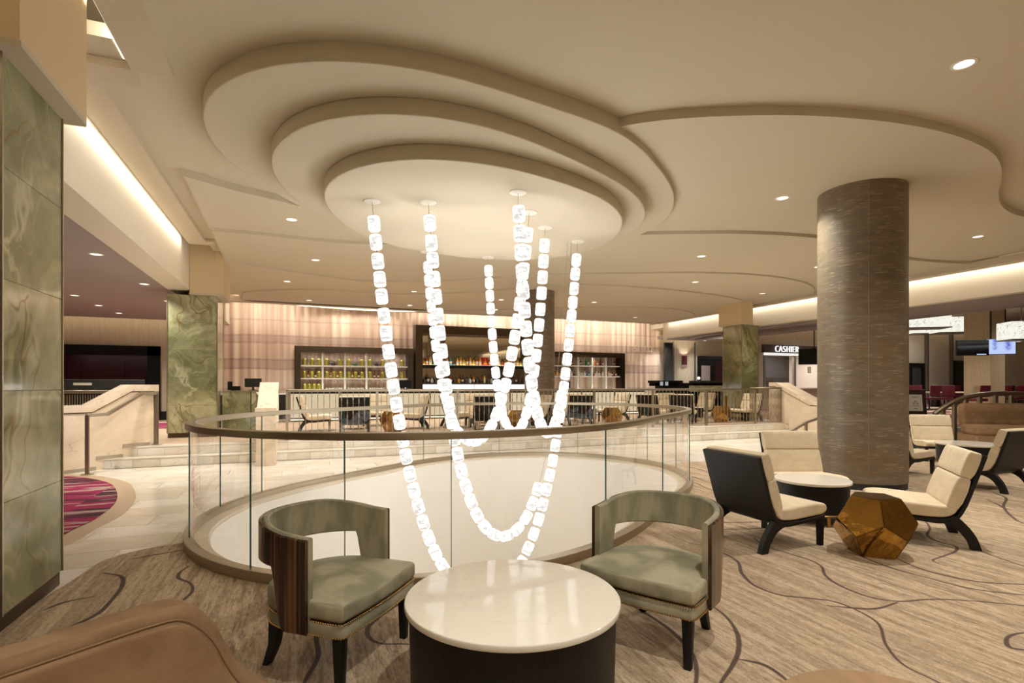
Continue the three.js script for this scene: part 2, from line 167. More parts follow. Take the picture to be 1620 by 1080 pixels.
// marble tiles laid one by one
{
  const hole = well(-0.1), tw = 1.2, td = 0.46, mats = [0, 1, 2].map((k) => std({ map: marbleTex, color: [rgb(250, 244, 234), rgb(242, 234, 220), rgb(255, 250, 242)][k], roughness: 0.17 }));
  const whole = [0, 1, 2, 3, 4].map((k) => boxUV(new THREE.BoxGeometry(tw - 0.006, 0.012, td - 0.006), 0.5, k * 0.37, k * 0.61));
  for (let r = 0; r < 15; r++) for (let q = 0; q < 15; q++) {
    const x = -4.1 + q * tw + (r % 3) * 0.41, z = -4.5 - r * td, cs = [[-1, -1], [1, -1], [1, 1], [-1, 1]].map(([a, b]) => [x + a * tw / 2, z + b * td / 2]);
    if (cs.every((p) => inside(p, hole)) || (cs.every((p) => inside(p, CARPET)) && inside([x, z], CARPET)) || z < -11.1) continue;
    let geo = whole[(r * 3 + q * 2) % 5], at = [x, z];
    const touches = [...Array(24)].some((_, i) => inside([x + ((i % 6) / 5 - 0.5) * tw, z + (Math.floor(i / 6) / 3 - 0.5) * td], hole));
    if (touches) { const cells = []; for (let a = 0; a < 10; a++) for (let b = 0; b < 5; b++) { const cx = x + ((a + 0.5) / 10 - 0.5) * (tw - 0.006), cz = z + ((b + 0.5) / 5 - 0.5) * (td - 0.006); if (!inside([cx, cz], hole)) cells.push(new THREE.BoxGeometry(tw / 10 - 0.0005, 0.012, td / 5 - 0.001).translate(cx - x, 0, cz - z)); } if (!cells.length) continue; geo = boxUV(merge(cells), 0.5, q, r); }
    const t = mesh('tile', geo, mats[(r + q * 2) % 3], floor); t.position.set(at[0], -0.006, at[1]);
  }
}
// magenta rug set into the marble beside the stairs
{
  const arc = smooth2([[-2.2, -5.95], [-2.12, -6.6], [-2.06, -7.1], [-2.13, -7.94], [-2.33, -8.74], [-2.62, -9.5], [-3.07, -10.14], [-3.5, -10.5], [-4.6, -10.9], [-6, -10], [-6.6, -8], [-6, -6.4], [-4.2, -5.7], [-2.9, -5.6]], 60, true);
  structure('floor', slab(offset(arc, -0.2), -0.01, 0.004), M.tan, 'tan stone border curving around the magenta rug');
  structure('floor', boxUV(slab(arc, -0.008, 0.01), 0.4), M.rug, 'magenta streaked rug set into the marble floor');
}
structure('floor', boxUV(slab([[14.1, -9.1], [17, -8.4], [20, -7.9], [30, -6.5], [42, -5.5], [42, BACK], [13.7, BACK], [13.7, -12.3]], 0, DECK), 0.5), M.marble, 'white marble edge of the raised gaming floor');
structure('floor', boxUV(slab([[14.5, -9.5], [17, -8.85], [20, -8.3], [30, -6.9], [42, -5.9], [42, BACK], [14.5, BACK]], DECK, DECK + 0.01), 0.16), M.casino, 'magenta and cream patterned gaming floor carpet');

// --- the raised deck and its two steps
const deck = structure('floor', box(-9, 13.7, 0, DECK, -11.5, BACK), M.woodFloor, 'brown raised deck floor in front of the bar');
const stepBase = structure('floor', box(-3.6, 13.7, 0, 0.165, -11.2, -11.5), std({ color: rgb(176, 164, 148), roughness: 0.6 }), 'white marble steps up to the deck');
{
  const mats = [0, 1, 2].map((k) => std({ map: marbleTex, color: [rgb(250, 243, 230), rgb(240, 231, 216), rgb(252, 248, 240)][k], roughness: 0.2 })), riser = [0, 1, 2].map((k) => boxUV(new THREE.BoxGeometry(0.416, 0.14, 0.012), 0.6, k * 0.3, k * 0.2)), tread = [0, 1].map((k) => boxUV(new THREE.BoxGeometry(0.836, 0.022, 0.325), 0.6, k * 0.4, k * 0.7));
  for (let s = 0; s < 2; s++) { for (let i = 0; i < 41; i++) { const t = mesh('riser_tile', riser[i % 3], mats[(i * 2 + s) % 3], stepBase); t.position.set(-3.38 + i * 0.42, s * 0.17 + 0.074, -11.194 - s * 0.3); } for (let i = 0; i < 20; i++) { const t = mesh('tread_tile', tread[i % 2], mats[(i + s) % 3], stepBase); t.position.set(-3.17 + i * 0.84, s * 0.17 + 0.16, -11.345 - s * 0.3); } }
}
structure('floor', boxUV(box(-8, -1.6, DECK, DECK + 0.012, -16.2, -18.4), 0.3), M.rug, 'magenta runner along the wall behind the green pillar');
structure('floor', box(-8, -1.6, DECK, DECK + 0.014, -18.45, -18.8), std({ color: rgb(206, 190, 170), roughness: 0.8 }), 'pale border of the magenta runner');

// --- outer walls
structure('wall_left', box(-9.3, -9, -0.2, 6, FRONT, BACK), M.wall); structure('wall_front', box(-9.3, 42.3, -0.2, 6, FRONT, FRONT + 0.3), M.wall); structure('wall_right', box(42, 42.3, -0.2, 6, FRONT, BACK), M.wall);
const wb = frame('wall_back', 'long back wall with pale striped wall covering');
for (const [a, b, c, d] of [[-9.3, -8.4, -0.2, 6], [-8.4, -4.5, 2.68, 6], [-4.5, 21.7, -0.2, 6], [21.7, 26.8, 3.0, 6], [21.7, 26.8, -0.2, 1.35], [26.8, 42.3, -0.2, 6]]) mesh('wall_panel', boxUV(box(a, b, c, d, BACK, BACK - 0.3), 0.5), M.wall, wb);
// dark alcove at the far left with maroon panels
{
  const a = frame('door_1', 'dark framed alcove lined with maroon panels'); mesh('recess_floor', box(-8.6, -4.3, 0, DECK, BACK - 0.3, BACK - 2.6), M.charcoal, a); mesh('recess_ceiling', box(-8.6, -4.3, 2.68, 2.9, BACK - 0.3, BACK - 2.6), M.charcoal, a); mesh('recess_back', box(-8.6, -4.3, 0, 2.9, BACK - 2.5, BACK - 2.7), M.maroonWall, a);
  for (const x of [-8.6, -4.4]) mesh('recess_side', box(x, x + 0.14, 0, 2.9, BACK - 0.2, BACK - 2.6), M.maroonWall, a);
  for (let i = 0; i < 3; i++) mesh('panel', box(-8.3 + i * 1.27, -7.08 + i * 1.27, DECK + 0.05, 2.35, BACK - 2.46, BACK - 2.5), M.maroonWall, a);
  mesh('light_strip', box(-7.6, -4.9, 2.64, 2.67, BACK - 0.9, BACK - 1.0), glow(new THREE.Color(1, 0.8, 0.85), 0.7), a); area(-6.2, 2.62, BACK - 0.95, 2.7, 0.1, -6.2, 1.2, BACK - 2.4, new THREE.Color(1, 0.8, 0.8), 5); mesh('lintel', box(-8.5, -4.2, 2.42, 2.72, BACK + 0.08, BACK - 0.25), M.jet, a); mesh('jamb', box(-4.55, -4.2, DECK, 2.72, BACK + 0.08, BACK - 0.25), M.jet, a); mesh('jamb', box(-8.7, -8.35, DECK, 2.72, BACK + 0.08, BACK - 0.25), M.jet, a);
}
structure('baseboard_back', box(-4.2, -2.4, DECK, DECK + 0.28, BACK + 0.03, BACK), M.jet, 'tall black baseboard under the pale wall');

// --- ceilings: upper slab, plaster layers stepping down with distance, lips that hide the light strips
const CEIL = 4.37, LIP = 4.30, LOW = 4.10;
structure('ceiling', box(-2.4, 14.8, 4.95, 5.1, FRONT, BACK), M.plaster, 'upper slab above the light coves');
const mainCeiling = structure('ceiling', slab([[-1.09, FRONT], [-1.09, -5.4], [-1.75, -5.4], [-1.75, -18.6], [14.1, -18.6], [14.1, FRONT]], CEIL, CEIL + 0.12), M.plaster, 'smooth warm plaster ceiling');
const strips = structure('ceiling', merge([[-1.42, -1.09, FRONT, -5.73], [-2.08, -1.42, -5.4, -5.73].map((v, i) => i > 1 ? v - (i === 3 ? 0.3 : 0.33) : v), [-2.08, -1.75, -6.03, -12.0], [-2.08, -1.5, -12.0, -12.3], [-1.5, -1.17, -12.0, -14.9], [-2.08, -1.5, -14.6, -14.9], [-2.08, -1.75, -14.9, -18.6]].map(([a, b, c, d]) => box(a, b, LIP, LIP + 0.14, c, d))), M.strip, 'border strip along the light cove');
structure('ceiling', slab([[-2.08, -18.55], [-2.08, -18.9], [14.4, -18.9], [14.4, FRONT], [14.1, FRONT], [14.1, -18.55]], LOW, LOW + 0.14), M.strip, 'border strip above the bar wall and along the gaming side');
const dip = (pts, y, close, label, n = 80) => structure('ceiling', slab([...smooth2(pts.map(([u, v]) => { const p = G(u, v, y); return [p.x, p.z]; }), n), ...close], y, CEIL + 0.01), M.plaster, label);
const farSide = [[14.1, -18.55], [-1.7, -18.55]];
dip([[290, 278], [330, 290], [370, 301], [439, 317], [481, 327], [560, 332], [760, 270], [940, 212], [1004, 196], [1098, 186], [1237, 182], [1336, 186], [1434, 197], [1513, 215], [1565, 238], [1582, 258], [1585, 282], [1579, 309], [1588, 329], [1612, 341], [1680, 350], [1760, 352]], 4.27, [[14.1, -6.4], ...farSide], 'first curved ceiling layer');
dip([[335, 366], [411, 372], [485, 380], [550, 385], [700, 385], [860, 374], [1023, 371], [1098, 370], [1177, 370], [1296, 377], [1370, 393], [1432, 410], [1530, 417], [1620, 414], [1700, 408]], 4.21, [[14.1, -7.9], ...farSide], 'second curved ceiling layer');
dip([[340, 411], [398, 421], [460, 430], [522, 439], [571, 445], [700, 445], [820, 438], [925, 434], [1002, 433], [1087, 432], [1172, 434], [1229, 439], [1266, 446], [1284, 453], [1289, 460], [1287, 465]], 4.17, [[14.1, -12.6], ...farSide], 'third curved ceiling layer');
dip([[385, 463], [447, 459], [509, 459], [571, 463], [645, 466], [760, 462], [877, 451], [974, 453], [1059, 459], [1130, 467], [1167, 474], [1190, 482]], 4.13, [[14.1, -15], ...farSide], 'fourth curved ceiling layer');
dip([[430, 480], [600, 492], [760, 491], [871, 487], [945, 486], [1030, 487], [1073, 490], [1096, 496], [1100, 499]], 4.105, [[13.9, -18.3], [13.9, -18.55], [-1.5, -18.55]], 'last curved ceiling layer before the bar wall');
// left side: fascia lit from the cove, soffit over the corridor
structure('trim_1', slab([[-2.2, FRONT], [-2.2, BACK], [-2.62, BACK], [-2.62, FRONT]], SOFFIT, 4.95), M.fascia, 'cove-lit fascia above the green pillars');
structure('ceiling', box(-9, -2.6, SOFFIT + 0.035, SOFFIT + 0.2, FRONT, -19.7), M.mauve, 'mauve soffit over the side corridor'); structure('ceiling', box(-9, -2.6, 4.3, 4.5, -19.0, BACK), M.plaster, 'cove top over the corridor wall'); structure('ceiling', box(-9, -2.6, SOFFIT + 0.1, 4.4, -19.0, -18.9), M.plaster, 'cove back over the corridor wall');
// right side: fascia, soffit with an oval coffer, tall gaming hall beyond
structure('trim_2', box(14.6, 14.85, SOFFIT, 4.95, FRONT, -18.95), M.fascia, 'cove-lit fascia on the gaming side');
{
  const oval = (a, b) => [...Array(48)].map((_, i) => [16.15 + a * Math.cos(i / 48 * 2 * Math.PI), -15.2 + b * Math.sin(i / 48 * 2 * Math.PI)]);
  structure('ceiling', slab([[14.8, FRONT], [14.8, -19.6], [17.7, -19.6], [17.7, FRONT]], SOFFIT + 0.02, SOFFIT + 0.16, [oval(1.05, 3.6)]), M.mauve, 'mauve soffit beside the gaming hall'); structure('trim_3', slab(oval(1.2, 3.8), SOFFIT - 0.04, SOFFIT + 0.06, [oval(0.95, 3.4)]), M.mauve, 'oval rim of the soffit coffer'); structure('ceiling', box(14.8, 17.7, 4.0, 4.2, FRONT, BACK), M.fascia, 'raised centre of the soffit coffer');
  structure('trim_4', box(17.55, 17.75, SOFFIT + 0.02, 5.5, FRONT, -19.7), M.fascia, 'drop face between soffit and gaming hall');
}
structure('ceiling', box(17.6, 42, 5.4, 5.6, FRONT, -19.4), M.plaster, 'high ceiling of the gaming hall'); structure('ceiling', box(-9.3, 42.3, 6, 6.2, FRONT + 0.3, BACK - 0.3), M.plaster, 'top of the hall'); structure('trim_5', box(17.7, 42, 4.75, 5.5, -18.6, -18.9), std({ color: rgb(176, 168, 176), roughness: 0.9 }), 'pale mauve ceiling drop before the gaming wall');
// three stacked oval discs over the well
{
  const egg = (cx, cz, co) => [...Array(120)].map((_, i) => { const a = i / 120 * 2 * Math.PI; let r = co[0]; for (let k = 1; k <= 4; k++) r += co[2 * k - 1] * Math.cos(k * a) + co[2 * k] * Math.sin(k * a); return [cx + r * Math.cos(a), cz + r * Math.sin(a)]; });
  const t = frame('ceiling', 'three stacked oval plaster discs over the stairwell');
  const D3 = [[egg(2.409, -6.643, [2.97, -0.12, -0.873, 0.176, -0.392, -0.102, 0.004, -0.018, -0.071]), 4.20, CEIL + 0.01], [egg(2.454, -6.846, [2.419, -0.15, -0.558, 0.234, -0.286, 0.004, -0.045, -0.032, -0.038]), 4.03, 4.20], [egg(2.553, -7.543, [2.155, -0.023, -0.009, 0.105, -0.198, 0.025, 0.013, -0.038, -0.014]), 3.86, 4.03]];
  for (const [o, a, b] of D3) { const g = toCreasedNormals(slab(o, a, b, undefined, 0.012), 0.7); mesh('disc', g, M.plaster, t); }
}

// --- light coves: strips lying on the lips, facing the fascias
function cove(parent, x0, z0, x1, z1, y, tx, ty, tz, color, k, h = 0.07) { const n = Math.max(1, Math.round(Math.hypot(x1 - x0, z1 - z0) / 6)), m = glow(color, 0.8); for (let i = 0; i < n; i++) { const ax = mix(x0, x1, i / n), az = mix(z0, z1, i / n), bx = mix(x0, x1, (i + 1) / n), bz = mix(z0, z1, (i + 1) / n), L = Math.hypot(bx - ax, bz - az), cx = (ax + bx) / 2, cz = (az + bz) / 2, t = V3(cx + tx, y + ty, cz + tz); const b = mesh('light_strip', new THREE.BoxGeometry(L - 0.02, h, 0.02), m, parent); const q = new THREE.Object3D(); q.position.set(cx, y, cz); q.lookAt(t); b.position.copy(q.position); b.quaternion.copy(q.quaternion); const d = V3(tx, ty, tz).normalize().multiplyScalar(0.02); area(cx + d.x, y + d.y, cz + d.z, L - 0.02, h, t.x + d.x, t.y + d.y, t.z + d.z, color, k); } }
cove(strips, -2.095, -6.1, -2.095, -12.2, LIP + 0.05, -1, -0.7, 0, SOFT, K.cove, 0.05); cove(strips, -2.095, -14.8, -2.095, -18.5, LIP + 0.06, -1, -0.35, 0, SOFT, K.cove, 0.05); cove(strips, -1.435, FRONT - 0.1, -1.435, -5.7, LIP + 0.08, -1, 0.5, 0, SOFT, K.cove * 1.4, 0.05); cove(strips, -1.515, -12.4, -1.515, -14.5, LIP + 0.08, -1, -0.2, 0, SOFT, K.cove * 0.6, 0.05);
cove(mainCeiling, -1.8, -18.915, 14.2, -18.915, LOW + 0.07, 0, -0.1, -1, SOFT, K.backCove * 1.6, 0.09); cove(mainCeiling, 14.415, FRONT - 0.1, 14.415, -18.6, LOW + 0.05, 1, -0.6, 0, SOFT, K.cove * 0.65, 0.05);
cove(wb, -8.8, -19.72, -2.7, -19.72, SOFFIT + 0.09, 0, -0.1, -1, AMBER, K.wall, 0.06); cove(wb, 14.9, -19.62, 17.5, -19.62, SOFFIT + 0.09, 0, -0.1, -1, AMBER, K.wall, 0.06); cove(wb, 18, -19.45, 41.5, -19.45, 5.45, 0, -0.3, -1, AMBER, K.wall * 1.6, 0.08);

// --- the well below the floor, its kerb, glass and handrail
{
  const w = frame('wall_well', 'cream drum wall of the round stairwell'); mesh('drum', toCreasedNormals(slab(well(-0.04), -4.2, -0.013, [well(-0.17)]), 0.6), std({ color: rgb(222, 216, 204), roughness: 0.85 }), w); mesh('rim', toCreasedNormals(slab(well(-0.02), -0.012, 0.016, [well(-0.15)]), 0.6), std({ color: rgb(206, 192, 170), roughness: 0.3 }), w);
  structure('floor', slab(well(0.2), -4.4, -4.2), std({ color: rgb(226, 216, 198), roughness: 0.5 }), 'pale floor of the level below the stairwell');
  const b = thing('glass_balustrade', 'curved glass balustrade with bronze handrail around the round stairwell', 'balustrade');
  mesh('kerb', toCreasedNormals(slab(well(0.05), 0, 0.085, [well(-0.03)], 0.006), 0.6), M.bronze, b); mesh('handrail', toCreasedNormals(slab(well(0.035), 1.06, 1.115, [well(-0.04)], 0.006), 0.6), M.bronze, b);
  const joints = [53.2, 89.2, 114.1, 125.6, 137.4, 156, 176.3, 190.2, 221, 262.6, 292.4, 317.8, 342.3, 357, 377].map((d) => d * Math.PI / 180);
  joints.forEach((a0, i) => {
    const a1 = i + 1 < joints.length ? joints[i + 1] : joints[0] + 2 * Math.PI, n = Math.max(4, Math.ceil((a1 - a0) / 0.05)), pos = [], idx = [], uv = [];
    for (let k = 0; k <= n; k++) { const [x, z] = wellAt(mix(a0 + 0.0012, a1 - 0.0012, k / n)); pos.push(x, 0.08, z, x, 1.065, z); uv.push(k / n, 0, k / n, 1); if (k < n) idx.push(2 * k, 2 * k + 1, 2 * k + 2, 2 * k + 2, 2 * k + 1, 2 * k + 3); }
    const g = new THREE.BufferGeometry(); g.setAttribute('position', new THREE.Float32BufferAttribute(pos, 3)); g.setAttribute('uv', new THREE.Float32BufferAttribute(uv, 2)); g.setIndex(idx); g.computeVertexNormals(); const pane = mesh('glass_pane', g, M.glass, b);
    const [x, z] = wellAt(a0); const [x2, z2] = wellAt(a0 + 0.01); const e = mesh('pane_edge', new THREE.BoxGeometry(0.012, 0.98, 0.005), M.glassEdge, pane); e.position.set(x, 0.573, z); e.rotation.y = Math.atan2(x2 - x, z2 - z);
  });
}
// --- onyx pillars with plaster caps
function pillar(x0, x1, z0, z1, y0, y1, uvo, label, cap, stone = M.onyx) {
  const p = frame('column', label), n = 5, h = (y1 - y0 - 0.1) / n; mesh('core', box(x0 + 0.01, x1 - 0.01, y0, y1, z0 + 0.01, z1 - 0.01), M.darkBronze, p); mesh('plinth', box(x0 + 0.015, x1 - 0.015, y0, y0 + 0.1, z0 + 0.015, z1 - 0.015), M.darkBronze, p);
  for (let i = 0; i < n; i++) for (const [a, b, c, d] of [[x0, x0 + 0.02, z0, z1], [x1 - 0.02, x1, z0, z1], [x0 + 0.022, x1 - 0.022, z0, z0 + 0.02], [x0 + 0.022, x1 - 0.022, z1 - 0.02, z1]]) mesh('onyx_panel', boxUV(box(a, b, y0 + 0.1 + i * h + 0.002, y0 + 0.1 + (i + 1) * h - 0.002, c, d), 0.3, uvo, uvo * 0.7 + i * 0.013), stone, p);
  for (const [a, c] of [[x0, z0], [x1, z0], [x0, z1], [x1, z1]]) mesh('corner_trim', box(a - 0.008, a + 0.008, y0 + 0.1, y1, c - 0.008, c + 0.008), M.bronze, p);
  mesh('cap', box(...cap, y1 + 0.002, 4.95, z0 - 0.04, z1 + 0.14).translate(0, 0, -0.05), M.cap, p); mesh('cap_rim', box(cap[0] - 0.01, cap[1] + 0.01, y1, y1 + 0.035, z0 - 0.06, z1 + 0.1), M.strip, p); return p;
}
pillar(-2.5, -1.62, -4.83, -3.98, 0, 3.4, 0.1, 'polished green onyx pillar at the left edge', [-2.19, -1.5]);
pillar(-2.62, -1.68, -14.1, -13.15, DECK, 3.4, 0.53, 'green onyx pillar beside the stairs to the bar', [-2.19, -1.55]);
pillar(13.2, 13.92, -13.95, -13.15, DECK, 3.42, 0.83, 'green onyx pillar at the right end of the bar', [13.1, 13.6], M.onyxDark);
// --- round columns wrapped in silk-like wall covering
function roundColumn(x, z, r, y0, y1, label) { const p = frame('column', label); const g = uvBy(new THREE.CylinderGeometry(r, r, y1 - y0 - 0.1, 64, 1, true).translate(x, (y0 + y1 + 0.1) / 2, z), (a, b, c, nx, ny, nz) => [Math.atan2(nx, nz) * r * 0.4 + 0.5, b * 0.45]); mesh('column_shaft', g, M.silk, p); mesh('column_base', cyl(r - 0.01, r - 0.01, 0.1, 48, x, y0, z), M.charcoal, p); mesh('seam', box(x - r * 0.72 - 0.004, x - r * 0.72 + 0.004, y0 + 0.1, y1, z + r * 0.694 - 0.004, z + r * 0.694 + 0.005), std({ color: rgb(120, 104, 84), roughness: 0.5 }), p); }
roundColumn(7.62, -5.32, 0.56, 0, 4.28, 'stout round column wrapped in brown silk covering beside the cream chairs'); roundColumn(6.35, -13.8, 0.43, DECK, 4.2, 'round grey-brown column standing in front of the bar');

// ================================================================ lamps
// --- bead strands: five hanging loops of frosted glass beads
{
  const A = [0.87, -7.12], B = [1.56, -6.88], Cc = [2.52, -6.12], Dd = [2.96, -6.77], E = [3.47, -7.33], Ff = [4.36, -7.82], Gg = [3.28, -9.44], H = [2.11, -9.44], TOP = 3.86;
  const beadGeo = (() => { const pts = [[0.0001, -0.098], [0.05, -0.1], [0.064, -0.094], [0.073, -0.082]]; for (let i = 0; i <= 8; i++) pts.push([0.077 + 0.0022 * (i % 2), -0.07 + i * 0.0175]); pts.push([0.073, 0.082], [0.064, 0.094], [0.05, 0.1], [0.0001, 0.098]); return lathe(pts, 20); })();
  const beadMat = std({ color: rgb(112, 111, 109), roughness: 0.3, emissive: new THREE.Color(1, 0.98, 0.95), emissiveIntensity: 1.6, emissiveMap: frost });
  const wire = std({ color: rgb(176, 164, 144), metalness: 1, roughness: 0.4 }), cup = lathe([[0.0001, -0.012], [0.1, -0.012], [0.112, -0.004], [0.112, 0]], 32);
  // ends on the lowest disc, lowest point of the loop, label
  const loops = [
    [A, [G(914, 382, 3.86).x, G(914, 382, 3.86).z], D(757, 938, 7.9), 'longest glass bead strand, hanging deep into the stairwell below the others', 0.3], [B, [G(898, 382, 3.86).x, G(898, 382, 3.86).z], D(797, 848, 7.9), 'second longest glass bead strand, dipping below the floor between the two velvet chairs', 0.29],
    [Cc, [G(904, 382, 3.86).x, G(904, 382, 3.86).z], D(868, 684, 7.75), 'short glass bead strand at the right, its bend just under the handrail', 0.26], [H, Dd, D(752, 698, 8.5), 'glass bead strand whose bend shows at the left below the front handrail', 0.3], [Gg, E, D(815, 683, 9.06), 'thin looking glass bead strand farthest back, bend behind the handrail', 0.26],
  ];
  loops.forEach(([a, b, low, label, lead], n) => {
    const t = thing('bead_strand', label, 'chandelier', 0, 0, 0, 0, 'hanging strands of lit glass beads'), L = Math.hypot(b[0] - a[0], b[1] - a[1]), sag = TOP - low.y;
    let lo = 0.05, hi = 9; for (let i = 0; i < 60; i++) { const k = (lo + hi) / 2; if ((Math.cosh(k) - 1) / (2 * k) < sag / L) lo = k; else hi = k; } const k = lo;
    const P = (s) => { const g = (Math.cosh(k * (2 * s - 1)) - 1) / (Math.cosh(k) - 1); return V3(mix(a[0], b[0], s), TOP - sag * (1 - g), mix(a[1], b[1], s)); };
    const N = 1600, pts = [...Array(N + 1)].map((_, i) => P(i / N)), len = [0]; for (let i = 1; i <= N; i++) len.push(len[i - 1] + pts[i].distanceTo(pts[i - 1]));
    const total = len[N], count = Math.floor((total - 2 * lead) / 0.236) + 1, gap = (total - 2 * lead) / (count - 1); let j = 0;
    for (const [e, first] of [[a, true], [b, false]]) if (first || n === 0 || n > 2) { const c = mesh('canopy', cup, M.white, t); c.position.set(e[0], TOP, e[1]); }
    const wp = []; for (let i = 0; i <= 120; i++) wp.push(pts[Math.round(i / 120 * N)]); mesh('wire', new THREE.TubeGeometry(new THREE.CatmullRomCurve3(wp), 160, 0.003, 5), wire, t);
    for (let i = 0; i < count; i++) {
      const s = lead + i * gap; while (j < N - 1 && len[j + 1] < s) j++; const p = pts[j], d = pts[Math.min(N, j + 3)].clone().sub(pts[Math.max(0, j - 3)]).normalize(); if (d.y > 0) d.negate(); if (s > total / 2 && ((n === 1 && p.y > 0.02) || (n === 2 && p.y > 1.32))) continue;
      const m = mesh('bead', beadGeo, beadMat, t); m.position.copy(p); m.quaternion.setFromUnitVectors(V3(0, -1, 0), d); m.rotateY(i * 1.7 + n);
      if (i % 4 === 1) point(p.x, p.y, p.z, WHITE, K.bead, 3);
    }
  });
}
// --- recessed downlights
{
  const ring = lathe([[0.075, 0.0], [0.098, 0.0], [0.1, 0.006], [0.1, 0.02], [0.075, 0.02]], 32), disc = new THREE.CircleGeometry(0.078, 32).rotateX(Math.PI / 2), lens = glow(new THREE.Color(1, 0.93, 0.8), 2.2);
  let first; const put = (x, y, z, label, k = 1, group = 'recessed ceiling downlights') => {
    let t; if (!first) { t = first = thing('downlight', label, 'downlight', x, y, z, 0, group); mesh('trim_ring', ring, M.white, t).position.y = -0.006; mesh('lamp_lens', disc, lens, t).position.y = -0.003; } else t = copy(first, label, x, y, z, 0, group);
    spot(x, y - 0.02, z, x, 0, z, WARM, K.down * k, 1.12);
  };
  const at = (u, v, y, label, k) => { const p = G(u, v, y); put(p.x, y, p.z, label, k); };
  at(1525, 101, CEIL, 'largest ceiling downlight, at the upper right, alone in the near ceiling'); at(1238, 313, 4.27, 'ceiling downlight just left of the stout round column'); at(1547, 374, 4.27, 'ceiling downlight right of the stout round column near the wavy step'); at(1110, 405, 4.21, 'ceiling downlight right of the oval discs in the second curved layer'); at(1100, 446, 4.17, 'ceiling downlight below the second curved layer right of the discs'); at(1206, 464, 4.17, 'ceiling downlight above the right onyx pillar'); at(1294, 422, 4.21, 'ceiling downlight half hidden behind the stout round column');
  at(461, 347, 4.27, 'ceiling downlight just left of the oval discs'); at(499, 411, 4.21, 'ceiling downlight under the left edge of the lowest disc'); at(454, 445, 4.17, 'ceiling downlight nearest the second green pillar'); at(489, 475, 4.13, 'ceiling downlight at the left end above the bar wall'); at(655, 461, 4.17, 'ceiling downlight beside the strand second from the left'); at(648, 483, 4.105, 'ceiling downlight above the left bar cabinet corner'); at(793, 474, 4.13, 'ceiling downlight beside the thin back strand'); at(940, 478, 4.13, 'ceiling downlight right of the rightmost strand'); at(1005, 502, 4.105, 'ceiling downlight above the right bar cabinet');
  at(784, 490, 4.105, 'ceiling downlight nearest the tall middle bar cabinet');
  for (const [u, v, l] of [[152, 402, 'nearest downlight in the mauve corridor ceiling'], [228, 449, 'middle downlight of the right row in the mauve corridor ceiling'], [266, 476, 'farthest downlight of the right row in the mauve corridor ceiling'], [118, 467, 'corridor downlight nearest the left onyx pillar'], [156, 483, 'middle downlight of the left row in the mauve corridor ceiling'], [188, 495, 'farthest downlight of the left row in the mauve corridor ceiling']]) { const p = G(u, v, SOFFIT + 0.035); put(p.x, SOFFIT + 0.035, p.z, l, 0.9); }
  for (const [x, z, y, l] of [[16.2, -9.5, 4.0, 'ceiling downlight in the soffit above the curved sofa'], [16.2, -4.5, 4.0, 'ceiling downlight in the soffit right of the lounge'], [20.5, -10.5, 5.4, 'high downlight over the gaming floor, nearest'], [25, -14, 5.4, 'high downlight over the gaming tables'], [30, -12, 5.4, 'high downlight over the far gaming tables'], [24, -17.5, 5.4, 'high downlight before the gaming wall'], [32, -17, 5.4, 'high downlight before the far gaming doors']]) put(x, y, z, l, y > 5 ? 1.5 : 1);
  // the same grid goes on outside the picture
  for (const [x, z, l] of [[1.2, -0.6, 'to the right'], [4.2, 0.6, 'farther right'], [9, -2.6, 'toward the gaming side'], [12.6, -2.8, 'at the far right'], [-0.4, 1.8, 'to the left'], [7.4, 1.2, 'behind the second lounge group']]) put(x, CEIL, z, 'downlight in the ceiling overhead, out of the picture ' + l);
  for (const [u, v, l] of [[1208, 532, 'small downlight left of the cashier sign'], [1242, 538, 'small downlight above the middle of the cashier sign'], [1270, 539, 'small downlight above the right end of the cashier sign']]) { const i = [1208, 1242, 1270].indexOf(u); put(15.0 + i * 1.1, i === 1 ? 4.0 : SOFFIT + 0.02, i === 1 ? -17.6 : -19.3, l, 0.5); }
}

